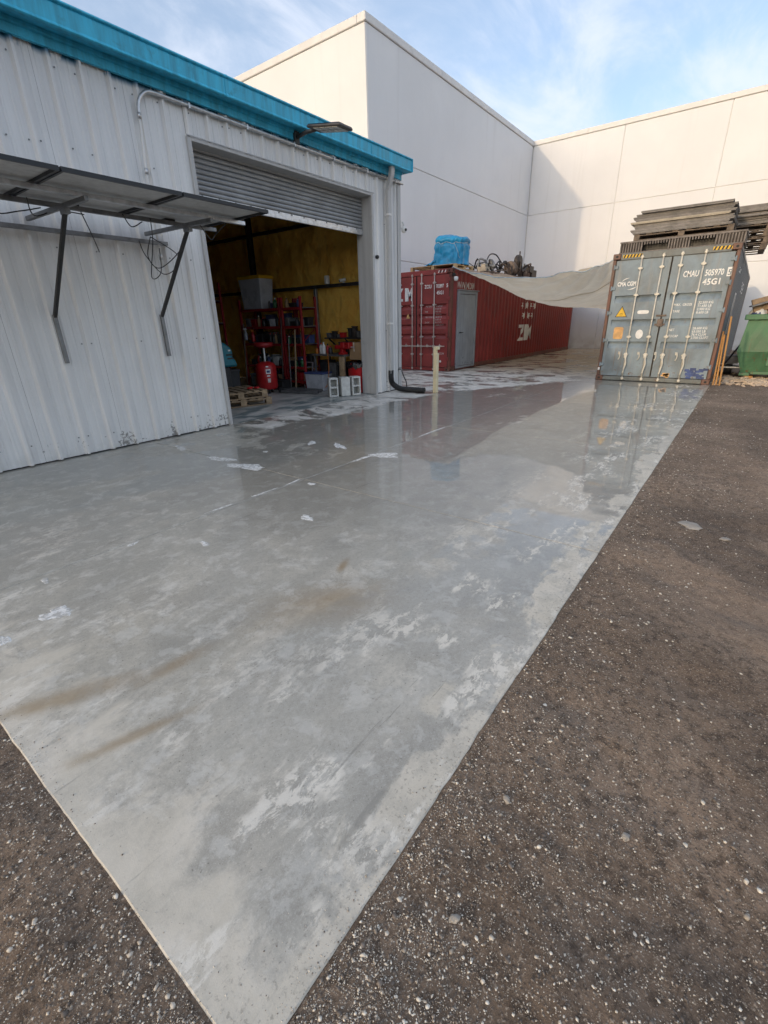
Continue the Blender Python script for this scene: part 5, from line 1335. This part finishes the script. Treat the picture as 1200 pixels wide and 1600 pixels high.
# floor things near the doorway
cn = thing('trash_can', 'red round bin lined with a black bag just inside the right door jamb', 'bin', (8.28, 6.96, 0))
MB().lathe([(0.19, 0), (0.20, 0.02), (0.235, 0.60), (0.25, 0.61), (0.25, 0.64), (0.225, 0.64), (0.20, 0.10)], (8.28, 6.96, 0), 28, close=False).build('body', 'red_plastic', cn, smooth=True)
m = MB()
def bagP(u, v):
    a = u * 2 * math.pi; w = 0.014 * math.sin(a * 9 + v * 3) + 0.010 * math.sin(a * 17)
    r, z = [(0.20, 0.50), (0.225, 0.645), (0.258, 0.665), (0.262, 0.60), (0.262, 0.54)][int(round(v * 4))]
    return (8.28 + (r + w * (v > 0.3)) * math.cos(a), 6.96 + (r + w * (v > 0.3)) * math.sin(a), z + (w * 1.6 if v > 0.8 else 0))
m.grid(bagP, 64, 5).build('bag_liner', 'black_bag', cn, smooth=True, fix=False)
crb = thing('cardboard_box', 'brown cardboard box jammed between the bin and the shelf', 'box', (8.40, 6.98, 0.67))
BOX('body', 'cardboard', crb, 8.24, 8.58, 6.72, 7.16, 0.70, 1.06, 0.004); BOX('flap', 'cardboard', crb, 8.235, 8.585, 6.715, 7.165, 1.061, 1.068)
bp = MB().box(8.05, 8.12, 7.20, 7.32, 0.0, 0.768); tag(bp.build('wooden_post', 'wood_pallet', None, bevel=0.004), 'brown wooden post standing under the near end of the workbench', 'post')
lb = crate('plastic_bin', 8.05, 8.0, 0.0, 0.36, 0.52, 0.42, 'clear_plastic', 'translucent floor bin with a dark blue lid under the workbench', 'bin', 0.15, lid='blue_plastic')
def cinder(x, y, rz, open_face, label):
    b = thing('cinder_block', label, 'cinder block', (x, y, 0), rz, 'cinder blocks in the doorway')
    h, w, d, t = 0.39, 0.195, 0.195, 0.032
    m = MB()
    if open_face:      # cores face -y, two stacked
        for z0, z1 in ((0, t), (h / 2 - t / 2, h / 2 + t / 2), (h - t, h)): m.box(-w / 2, w / 2, -d / 2, d / 2, z0, z1)
        for z0, z1 in ((t, h / 2 - t / 2), (h / 2 + t / 2, h - t)):
            m.box(-w / 2, -w / 2 + t, -d / 2, d / 2, z0, z1); m.box(w / 2 - t, w / 2, -d / 2, d / 2, z0, z1)
        m.box(-w / 2 + t, w / 2 - t, d / 2 - 0.01, d / 2 - 0.004, t, h - t)
    else:
        m.box(-w / 2, w / 2, -d / 2, d / 2, 0, h)
    m.build('block_body', 'cinder', b, world=False, bevel=0.004)
    return b
cinder(7.44, 6.98, -0.62, True, 'leftmost of three upright cinder blocks, hollow cores facing out')
cinder(7.68, 6.86, -0.55, False, 'middle of three upright cinder blocks, solid face out')
cinder(7.90, 6.75, -0.50, True, 'rightmost of three upright cinder blocks, next to the red bin')
for i, (a, b, lab) in enumerate((((7.3, 8.5, 0.03), (7.55, 7.55, 0.03), 'steel angle bar nearest the doorway on the shop floor'), ((7.55, 8.7, 0.03), (7.75, 7.65, 0.03), 'middle steel bar lying on the shop floor'), ((7.75, 8.7, 0.03), (7.95, 7.75, 0.03), 'steel bar on the shop floor nearest the workbench'))):
    tag(MB().bar(a, b, 0.06, 0.05).build('steel_bar', 'grey_strut', None, bevel=0.003), lab, 'bar', 'steel bars on the floor')
for i in range(3):
    x, y = 8.45, 8.05 - i * 0.28
    crate('case', x, y, 0.321, 0.34, 0.22, 0.34 - 0.05 * i, ['clutter_black', 'clutter_grey', 'black_plastic'][i], ['tall black case', 'grey case', 'low black case'][i] + ' on the lower shelf of the workbench', 'case', 0.05 * i)
# aluminium frame leaning under the bench
m = MB()
for a, b in (((7.98, 8.42, 0.0), (8.10, 8.42, 0.62)), ((7.98, 8.20, 0.0), (8.10, 8.20, 0.62)), ((8.10, 8.43, 0.62), (8.10, 8.19, 0.62)), ((8.04, 8.43, 0.31), (8.04, 8.19, 0.31))): m.bar(a, b, 0.022, 0.022)
tag(m.build('metal_stand', 'galvanised', None), 'small bare metal stand leaning below the workbench', 'stand')

# more gear on the floor and against the racks
for i, (x, y, sx, sy, sz, c, lab) in enumerate(((6.55, 9.55, 0.5, 0.6, 0.55, 'clutter_black', 'big black crate in the gloom behind the pallets'), (6.35, 10.3, 0.45, 0.5, 0.9, 'clutter_grey', 'tall grey cabinet in the gloom left of the red tank'), (7.55, 9.35, 0.3, 0.4, 0.30, 'cardboard', 'brown carton on the floor behind the red tank'),
                                                (7.75, 8.95, 0.3, 0.3, 0.22, 'clutter_black', 'low black box on the floor before the short red rack'), (7.80, 9.75, 0.3, 0.5, 0.34, 'clutter_grey', 'grey box on the floor before the long red rack'), (8.45, 7.42, 0.3, 0.26, 0.26, 'clutter_black', 'black toolbox standing on the workbench top'))):
    crate('tool_crate', x, y, 0.811 if i == 5 else 0.0, sx, sy, sz, c, lab, 'crate', 0.1 * (i - 2))
lean = [((7.86, 8.60, 0.0), (7.95, 8.56, 1.35), 0.018, 'wood_pallet', 'wooden broom handle leaning on the short red rack'), ((7.84, 8.75, 0.0), (7.94, 8.80, 1.15), 0.012, 'grey_strut', 'thin steel rod leaning on the short red rack'), ((7.82, 9.02, 0.0), (7.93, 8.98, 1.62), 0.015, 'scrap_dark', 'tall dark bar leaning where the red racks meet'), ((7.84, 10.45, 0.0), (7.93, 10.42, 1.5), 0.02, 'wood_old', 'old shovel handle leaning on the far end of the long red rack')]
for a, b, r, mt_, lab in lean: tag(MB().tube([a, b], r, 8).build('leaning_pole', mt_, None), lab, 'pole', 'poles leaning on the red racks')
cable('orange_cord', [(8.30, 7.95, 0.825), (8.20, 7.80, 0.83), (8.10, 7.70, 0.78), (8.08, 7.68, 0.45), (8.03, 7.72, 0.12), (7.85, 7.85, 0.012), (7.5, 7.7, 0.012)], 0.008, 'bottle_orange', None)
tag(bpy.data.objects['orange_cord'], 'orange cord hanging off the workbench onto the floor', 'cord')
# ------------------------------------------------------------------ on the red container
pr1 = pallet((13.72, 8.02, RH), 0.02, 'new pale pallet under the blue wrapped bundle', 'pallets on the red container', 1.15, 1.55, 'wood_new', 6, 0.12)
def bundle():
    b = thing('wrapped_bundle', 'bright blue tarpaulin bundle tied with grey rope on the red container', 'bundle', (13.70, 7.62, RH + 0.12))
    nu, nv = 140, 70; m = MB(); X, Y, Z = 0.40, 0.47, 0.80
    def P(u, v):
        a = u * 2 * math.pi; c, s = math.cos(a), math.sin(a); e = 0.62
        x = math.copysign(abs(c) ** e, c); y = math.copysign(abs(s) ** e, s)
        if v < 0.72:
            h = v / 0.72 * 0.86; r = 0.98 + 0.10 * math.exp(-h * 9) + 0.03 * math.sin(h * 3.6) - 0.06 * math.exp(-((h - 0.74) / 0.06) ** 2)
            k = 1.0
        else:
            q = (v - 0.72) / 0.28; h = 0.86 + 0.14 * math.sin(q * math.pi / 2) ; r = (1 - q ** 2.2) * 0.98; k = 1 - q
        n1 = mnoise.noise(Vector((c * 2.2, s * 2.2, h * 1.4 + 3))); n2 = mnoise.noise(Vector((c * 5, s * 5, h * 2.2)))
        ph = a * 13 + 3.0 * n1 + 2.4 * math.sin(a * 3)
        pleat = abs(math.sin(ph * 0.5)) ** 0.6 - 0.6
        fold = 0.11 * pleat * (0.35 + 0.65 * min(1, abs(h - 0.74) * 2.2)) + 0.10 * n1 + 0.06 * n2 + 0.05 * mnoise.noise(Vector((c * 9, s * 9, h * 6)))
        rr = r * (1 + fold * (0.25 + 0.75 * k))
        z = Z * h + 0.05 * mnoise.noise(Vector((x * r * 2.5, y * r * 2.5, 7))) * min(1, h * 2) - 0.07 * (1 - y) * 0.5 * h
        return (13.70 + X * x * rr, 7.64 + Y * y * rr + 0.07 * (1 - h), RH + 0.122 + max(0, z))
    m.grid(P, nu, nv)
    m.build('tarpaulin', 'bluetarp', b, smooth=True, fix=True)
    vr = 0.74 / 0.86 * 0.72
    pts = []
    for k in range(61):
        q = P(k / 60, vr); c = Vector((13.70, 7.67, q[2])); d = Vector(q) - c; d.z = 0
        pts.append(c + d * 1.02 + Vector((0, 0, 0.012 * math.sin(k * 1.3))))
    MB().tube(pts, 0.009, 6, cap=False).build('rope', 'rope_grey', b, smooth=True)
    pts = [Vector(P(0.56 + 0.012 * k, vr - 0.055 * k)) for k in range(9)]
    MB().tube([q + (q - Vector((13.7, 7.67, q.z))).normalized() * 0.01 for q in pts], 0.007, 6).build('rope', 'rope_grey', b, smooth=True)
    m = MB(); m.grid(lambda u, v: (13.28 + 0.38 * v, 8.02 + 0.36 * u, RH + 0.125 + (0.20 * (1 - u) ** 1.5 + 0.05 * abs(math.sin(u * 6))) * (0.4 + 0.6 * math.sin(v * 3.1)) + 0.025 * math.sin(u * 13 + v * 9)), 22, 18)
    m.build('loose_tail', 'bluetarp', b, smooth=True, fix=False, solid=0.006)
bundle()
pr2 = pallet((17.8, 8.25, RH), 0.03, 'weathered pallet under the scrap heap on the red container', 'pallets on the red container', 3.6, 1.4, 'wood_old', 14, 0.12)
SZ = RH + 0.12
random.seed(21)
def scrap(name, m, mat, label, cat, smooth=False): return tag(m.build(name, mat, None, smooth=smooth), label, cat, 'scrap heap on the red container')
scrap('rubber_hose', MB().tube(smooth_curve([(16.3, 7.7, SZ + 0.05), (16.5, 7.9, SZ + 0.25), (17.2, 8.1, SZ + 0.62), (17.75, 8.1, SZ + 0.66), (18.1, 8.0, SZ + 0.40), (18.3, 7.9, SZ + 0.32), (18.6, 7.9, SZ + 0.45)], 8), 0.022, 8), 'black_rubber', 'black hose arching up out of the scrap heap', 'hose', True)
scrap('scrap_bar', MB().tube([(20.0, 8.1, SZ + 0.0), (20.12, 8.15, SZ + 0.55), (20.22, 8.2, SZ + 1.0)], 0.03, 8), 'scrap_dark', 'thin bar standing up at the right of the scrap heap', 'bar')
scrap('scrap_bar', MB().bar((19.85, 8.0, SZ + 0.05), (20.15, 8.1, SZ + 0.72), 0.07, 0.03), 'scrap_brown', 'flat brown strip leaning beside the thin bar in the scrap heap', 'bar')
scrap('engine_block', MB().box(16.3, 16.65, 7.8, 8.1, SZ, SZ + 0.18).box(16.35, 16.55, 7.85, 8.0, SZ + 0.18, SZ + 0.27).box(16.2, 16.5, 7.75, 7.95, SZ + 0.03, SZ + 0.15), 'sheet_pale', 'pale boxy part at the left end of the scrap heap', 'scrap')
mt = MB(); mt.lathe([(0.10, 18.5), (0.22, 18.52), (0.24, 18.62), (0.24, 18.85), (0.20, 18.95), (0.12, 19.1), (0.12, 19.35)], (0, 7.9, SZ + 0.28), 18, 'X'); scrap('electric_motor', mt, 'scrap_brown', 'brown round motor near the middle of the scrap heap', 'motor', False)
mt = MB(); mt.lathe([(0.06, 7.62), (0.20, 7.63), (0.24, 7.68), (0.24, 7.78), (0.20, 7.82), (0.08, 7.83)], (18.95, 0, SZ + 0.50), 20, 'Y'); scrap('pulley_wheel', mt, 'scrap_dark', 'dark pulley wheel on top of the scrap heap', 'wheel')
mt = MB(); mt.lathe([(0.10, 19.6), (0.17, 19.65), (0.17, 20.2), (0.13, 20.5), (0.08, 20.9)], (0, 7.85, SZ + 0.17), 16, 'X'); scrap('gearbox', mt, 'scrap_brown', 'long rusty gearbox at the right end of the scrap heap', 'gearbox')
mt = MB(); mt.box(19.9, 20.3, 7.6, 7.9, SZ + 0.2, SZ + 0.42).box(20.2, 20.7, 7.62, 7.85, SZ + 0.05, SZ + 0.3); scrap('bracket_casting', mt, 'scrap_dark', 'dark angular casting at the right end of the scrap heap', 'scrap')
for i in range(26):
    x = random.uniform(16.3, 19.6); pts = [(x, random.uniform(7.65, 8.5), SZ + 0.05)]
    for k in range(random.randint(3, 5)):
        q = pts[-1]; pts.append((q[0] + random.uniform(-0.15, 0.5), min(8.8, max(7.6, q[1] + random.uniform(-0.25, 0.25))), SZ + random.uniform(0.06, 0.50)))
    r = random.uniform(0.015, 0.04); mt = random.choice(['scrap_dark', 'scrap_dark', 'scrap_brown', 'black_rubber', 'grey_strut'])
    lab = ('thin ' if r < 0.027 else 'stout ') + {'scrap_dark': 'dark rusty', 'scrap_brown': 'brown', 'black_rubber': 'black', 'grey_strut': 'grey'}[mt] + ' bent pipe tangled in the ' + ('left' if x < 17.4 else 'middle' if x < 18.5 else 'right') + ' of the scrap heap'
    scrap('scrap_pipe', MB().tube(smooth_curve(pts, 5), r, 8), mt, lab, 'pipe', True)
# corner lamp on the red container
lp = thing('corner_lamp', 'small white dome lamp at the front corner of the red container', 'lamp', (13.12, 7.24, 2.52))
MB().box(13.08, 13.16, 7.24, 7.287, 2.66, 2.74).build('bracket', 'dark_steel', lp); MB().tube([(13.12, 7.25, 2.70), (13.12, 7.20, 2.70), (13.12, 7.19, 2.64)], 0.014, 8).build('arm', 'dark_steel', lp)
MB().lathe([(0.015, -0.09), (0.05, -0.075), (0.065, -0.03), (0.06, 0.02), (0.02, 0.035)], (13.12, 7.19, 2.615), 16).build('globe', 'white_plastic', lp, smooth=True)
# service cable across the white wall behind the shop
tag(MB().tube(smooth_curve([(9.2, 10.36, 4.75), (11.5, 10.37, 4.22), (15.0, 10.38, 3.90)], 8), 0.012, 6).build('service_cable', 'dark_steel', None, smooth=True), 'thin dark cable crossing the shaded white wall behind the shop', 'cable') if False else None

# ------------------------------------------------------------------ on the blue container
def ribbed_pallet(x0, x1, y0, y1, z0, h, label):
    p = thing('ribbed_pallet', label, 'pallet', ((x0 + x1) / 2, (y0 + y1) / 2, z0))
    BOX('deck', 'crate_dark', p, x0 + 0.005, x1 - 0.005, y0, y1, z0 + h - 0.035, z0 + h, 0.004)
    BOX('base', 'crate_dark', p, x0 + 0.005, x1 - 0.005, y0, y1, z0 + 0.0, z0 + 0.022, 0.004)
    W = y1 - y0; slots = ((0.20, 0.42), (0.58, 0.78))
    n = 44
    for k in range(n):
        f = (k + 0.5) / n; y = y1 - f * W
        inslot = any(a < f < b for a, b in slots)
        zz0, zz1 = (z0 + 0.022, z0 + h - 0.036) if not inslot else (z0 + h * 0.62, z0 + h - 0.036)
        BOX('rib', 'crate_dark', p, x0, x0 + 0.04, y - 0.012, y + 0.012, zz0, zz1)
    BOX('core', 'clutter_black', p, x0 + 0.25, x1 - 0.1, y0 + 0.02, y1 - 0.02, z0 + 0.03, z0 + h - 0.04)
    for a, b in ((0.005, 0.19), (0.43, 0.57), (0.79, 0.995)):
        BOX('backing', 'scrap_dark', p, x0 + 0.045, x0 + 0.06, y1 - b * W, y1 - a * W, z0 + 0.022, z0 + h - 0.036)
    return p
ribbed_pallet(12.93, 14.10, 0.50, 2.86, BH, 0.24, 'dark ribbed pallet directly on the blue container roof, fork slots facing out')
BT = BH + 0.24
pw = pallet((13.55, 1.68, BT), math.pi / 2, 'weathered wooden pallet between the ribbed pallet and the sheet stack', 'pallets on the blue container', 1.85, 1.15, 'wood_old', 8, 0.13)
SH = BT + 0.13
random.seed(3)
def sheet(x0, x1, y0, y1, z0, t, mat, label, group, rz):
    s = thing('flat_tray', label, 'sheet', ((x0 + x1) / 2, (y0 + y1) / 2, z0), rz, group)
    w, d = x1 - x0, y1 - y0
    MB().box(-w / 2, w / 2, -d / 2, d / 2, 0, t * 0.42).build('panel', mat, s, world=False, bevel=0.003)
    for (a, b, c, e) in ((-w / 2, -w / 2 + 0.03, -d / 2 - 0.012, d / 2 + 0.012), (w / 2 - 0.03, w / 2, -d / 2 - 0.012, d / 2 + 0.012)):
        MB().box(a - 0.006, b, c, e, t * 0.42, t * 0.92).build('edge_strip', mat, s, world=False)
    for (a, b, c, e) in ((-w / 2 + 0.03, w / 2 - 0.03, -d / 2 - 0.010, -d / 2 + 0.02), (-w / 2 + 0.03, w / 2 - 0.03, d / 2 - 0.02, d / 2 + 0.010)):
        MB().box(a, b, c, e, t * 0.42, t * 0.9).build('edge_strip', mat, s, world=False)
z = SH
n1 = 9
ords = ['bottom', 'second', 'third', 'fourth', 'fifth', 'sixth', 'seventh', 'eighth', 'topmost']
for k in range(n1):
    t = 0.048
    oy = random.uniform(-0.06, 0.06); ox = random.uniform(-0.05, 0.05)
    mt = 'sheet_pale' if k == 4 else 'sheet_grey'
    sheet(12.95 + ox, 14.1 + ox, 0.84 + oy + (0.05 if k == 8 else 0), 2.66 + oy - (0.12 if k == 8 else 0), z, t, mt, ('pale' if k == 4 else 'grey') + ' flat tray, ' + ords[k] + ' from below in the front stack on the blue container', 'front stack of trays', random.uniform(-0.025, 0.025)); z += t
# rear stack, shifted to the right
z = BH
for k in range(4):
    pallet((15.1, 1.05 - 0.03 * (k % 2), z), math.pi / 2 + 0.03, ['bottom', 'second', 'third', 'top'][k] + ' weathered pallet of the rear pile on the blue container', 'pallets on the blue container', 1.75, 1.15, 'wood_old', 8, 0.13); z += 0.13
for k in range(8):
    t = 0.048; oy = random.uniform(-0.08, 0.08); ox = random.uniform(-0.06, 0.06)
    sheet(14.5 + ox, 15.7 + ox, 0.16 + oy, 1.95 + oy, z, t, 'sheet_grey', 'grey flat tray, ' + ords[k] + ' from below in the rear stack on the blue container', 'rear stack of trays', random.uniform(-0.03, 0.03)); z += t

# ------------------------------------------------------------------ right-hand side: planks, dumpster, debris
for i, (yb, xb, yt, zt, w, lab) in enumerate(((0.455, 12.93, 0.505, 1.12, 0.075, 'thin plank nearest the blue container corner, leaning on its side'), (0.40, 12.90, 0.47, 1.05, 0.07, 'middle plank of the three leaning on the blue container'), (0.335, 12.86, 0.425, 1.42, 0.11, 'tallest outer plank of the three leaning on the blue container'))):
    zb = dirt_z(xb, yb)
    tag(MB().bar((xb, yb, zb), (xb + 0.12, yt, zt), 0.032, w, upv=(1, 0, 0)).build('leaning_plank', 'plank_orange', None, bevel=0.003), lab, 'plank', 'planks leaning on the blue container')
dm = thing('dumpster', 'dented green steel dumpster heaped with scrap at the right edge', 'dumpster', (15.2, -0.75, 0))
DG = -0.06
# body: tapered hopper, seen from its short side; extruded along -y with raked left side
def dsec(z): # left y limit at height z
    return np.interp(z, [0.12, 0.62, 1.30], [0.02, 0.20, 0.13])
m = MB(); zs = [0.12, 0.30, 0.62, 0.95, 1.32]; N = len(zs); nyd = 14
for z in zs:
    xf = np.interp(z, [0.12, 0.62, 1.32], [14.72, 14.58, 14.62]); xb = np.interp(z, [0.12, 1.32], [15.8, 16.1]); yl = dsec(z); yr = -1.75
    ring = [(xf + 0.018 * mnoise.noise(Vector((k * 0.9, z * 3, 1))), yl + (yr - yl) * k / nyd, z) for k in range(nyd + 1)] + [(xb, yr, z), (xb, yl, z)]
    m.v += ring
K = nyd + 3
m.f = [(i * K + j, i * K + (j + 1) % K, (i + 1) * K + (j + 1) % K, (i + 1) * K + j) for i in range(N - 1) for j in range(K)] + [tuple(range(K))]
m.build('body', 'dumpster_green', dm)
m = MB(); m.box(14.54, 14.64, -1.82, 0.21, 1.33, 1.45); m.build('rim', 'dumpster_green', dm, bevel=0.012)
m = MB(); m.box(14.641, 16.15, 0.09, 0.21, 1.332, 1.448); m.build('rim', 'dumpster_green', dm, bevel=0.012)
m = MB(); m.box(14.641, 16.15, -1.82, -1.72, 1.332, 1.448); m.build('rim', 'dumpster_green', dm, bevel=0.012)
BOX('skid', 'dumpster_green', dm, 14.62, 15.95, -0.16, 0.05, 0.06, 0.135, 0.01); BOX('skid', 'dumpster_green', dm, 14.62, 15.95, -1.75, -1.55, 0.06, 0.135, 0.01)
BOX('front_sill', 'dumpster_green', dm, 14.60, 14.66, -1.54, -0.17, 0.10, 0.17, 0.008)
for yc in (-0.45, -0.95, -1.45): BOX('rib', 'dumpster_green', dm, 14.545, 14.575, yc - 0.04, yc + 0.04, 0.30, 1.32, 0.01)
m = MB(); m.prism([(-0.47 + 0.13 * math.cos(a) * (1 + 0.15 * math.sin(3 * a)), 1.02 + 0.10 * math.sin(a)) for a in np.linspace(0, 6.283, 20, endpoint=False)], 14.52, 14.541, 'X'); m.build('rust_patch', 'rust_red_frame', dm)
for i, (x, y, sx, sy) in enumerate(((14.78, -0.16, 0.28, 0.16), (14.85, -1.2, 0.28, 0.16))):
    zg = dirt_z(x, y); tag(MB().box(x - sx / 2, x + sx / 2, y - sy / 2, y + sy / 2, zg - 0.01, 0.059).build('wood_block', 'plank_orange', None, bevel=0.004), ['wood block under the left end of the green dumpster', 'wood block under the right part of the green dumpster'][i], 'block', 'blocks under the dumpster')
# heap in the dumpster
def heap(nm, m, mat, lab, cat, **k): return tag(m.build(nm, mat, None, **k), lab, cat, 'rubbish in the dumpster')
heap('scrap_board', MB().bar((14.70, 0.12, 1.62), (15.0, -0.75, 1.86), 0.05, 0.30, upv=(0.3, 0.3, 1)), 'wood_pallet', 'brown board sticking up at the left of the dumpster heap', 'board')
heap('scrap_board', MB().bar((14.62, 0.16, 1.62), (14.72, -0.35, 1.78), 0.28, 0.03, upv=(0, 0, 1)), 'grey_strut', 'grey strip leaning out over the left rim of the dumpster', 'board')
heap('cardboard_box', MB().obox((14.95, -0.42, 1.58), (0.5, 0.5, 0.36), Matrix.Rotation(0.35, 3, 'X') @ Matrix.Rotation(0.4, 3, 'Z')), 'cardboard', 'crushed brown carton in the dumpster', 'box')
def blob(cx, cy, cz, rx, ry, rz, seed):
    m = MB(); m.grid(lambda u, v: (cx + rx * math.sin(math.pi * v) * math.cos(2 * math.pi * u) * (1 + 0.3 * mnoise.noise(Vector((3 * math.cos(2 * math.pi * u), 3 * math.sin(2 * math.pi * u), 3 * v + seed)))),
                                    cy + ry * math.sin(math.pi * v) * math.sin(2 * math.pi * u) * (1 + 0.3 * mnoise.noise(Vector((3 * math.cos(2 * math.pi * u), 3 * math.sin(2 * math.pi * u), 3 * v + seed + 9)))), cz + rz * math.cos(math.pi * v)), 28, 16); return m
heap('plastic_bag', blob(14.80, -0.02, 1.46, 0.16, 0.17, 0.14, 1), 'white_plastic', 'white plastic bag at the left rim of the dumpster', 'bag', smooth=True, fix=False)
heap('plastic_bag', blob(14.75, 0.0, 1.44, 0.13, 0.12, 0.10, 4), 'blue_plastic', 'blue plastic wrap beside the white bag in the dumpster', 'bag', smooth=True, fix=False)
heap('scrap_mass', blob(15.3, -0.7, 1.35, 0.62, 0.75, 0.28, 7), 'scrap_brown', 'brown heap of rubbish filling the dumpster', 'rubbish', smooth=True, fix=False)
# trailer tongue behind the container
tr = thing('trailer_frame', 'small grey trailer frame with a black prop beside the blue container', 'trailer', (15.6, 0.25, 0))
BOX('deck_box', 'trailer_grey', tr, 15.1, 15.9, 0.12, 0.50, 0.30, 0.48, 0.01); BOX('beam', 'galvanised', tr, 15.0, 16.2, 0.02, 0.52, 0.20, 0.235, 0.004)
MB().tube([(14.9, 0.42, 0.25), (15.4, 0.12, 0.85)], 0.022, 8).build('prop', 'black_plastic', tr)
for x in (15.3, 15.9): MB().lathe([(0.12, 0.22), (0.13, 0.24), (0.13, 0.36), (0.12, 0.38)], (x, 0, dirt_z(x, 0.3) + 0.13), 16, 'Y').build('wheel', 'black_rubber', tr)
# pale scraps of insulation round the dumpster (uncountable)
random.seed(9)
m = MB()
for _ in range(700):
    x = random.gauss(14.0, 0.55); y = random.gauss(-0.15, 0.55)
    if y > 0.47 or x < 12.9 or x > 15.8: continue
    s = random.uniform(0.010, 0.06); z = dirt_z(x, y)
    R3 = Matrix.Rotation(random.uniform(0, 6.28), 3, 'Z') @ Matrix.Rotation(random.uniform(-0.5, 0.5), 3, 'X')
    m.obox((x, y, z + s * 0.25), (s * 1.6, s * random.uniform(0.7, 1.3), s * 0.5), R3)
o = m.build('insulation_scraps', 'insulation_scrap', None, bevel=0.0); o['kind'] = 'stuff'; o['label'] = 'pale crumbs of torn insulation on the dirt before the dumpster'
# lumps of concrete in the dirt
def rock(x, y, rx, ry, rz, seed, label, cat='stone', mat='concrete_lump'):
    bm = bmesh.new(); bmesh.ops.create_icosphere(bm, subdivisions=3, radius=1)
    z = dirt_z(x, y)
    for v in bm.verts:
        n = 1 + 0.35 * mnoise.noise(v.co * 1.7 + Vector((seed, 0, 0))) + 0.14 * mnoise.noise(v.co * 5 + Vector((seed, 3, 0)))
        v.co = Vector((v.co.x * rx * n, v.co.y * ry * n, v.co.z * rz * (1 + 0.3 * (n - 1))))
    me = bpy.data.meshes.new('stone'); bm.to_mesh(me); bm.free()
    o = bpy.data.objects.new('stone', me); COL.objects.link(o); o.location = (x, y, z + rz * 0.25); o.rotation_euler = (0, 0, seed)
    me.materials.append(MATS[mat]); tag(o, label, cat, 'stones in the dirt')
rock(3.91, 0.06, 0.085, 0.06, 0.016, 0.9, 'largest flat pale lump of concrete in the dirt beside the slab')
rock(3.80, -0.16, 0.035, 0.024, 0.010, 2.2, 'small pale chip right of the flat concrete lump')
rock(1.16, -0.02, 0.014, 0.011, 0.009, 3.1, 'round grey pebble alone in the foreground dirt')
rock(1.05, 0.32, 0.014, 0.010, 0.009, 4.0, 'pale stone close to the slab edge in the foreground')
rock(0.66, 0.30, 0.015, 0.010, 0.008, 5.5, 'brownish stone by the slab edge near the bottom of the picture')

# look-alikes on the shelves: tell them apart by their place along the shelf
seen = {}
for o in COL.objects:
    if o.parent is None and o.get('group', '').find('shelf of') >= 0: seen.setdefault(o['label'], []).append(o)
NTH = ['leftmost', 'second from left', 'third from left', 'fourth from left', 'fifth from left', 'sixth from left', 'seventh from left', 'eighth from left']
for lab, os_ in seen.items():
    if len(os_) > 1:
        for k, o in enumerate(sorted(os_, key=lambda q: -q.location.y)): o['label'] = lab + ', ' + NTH[min(k, 7)]
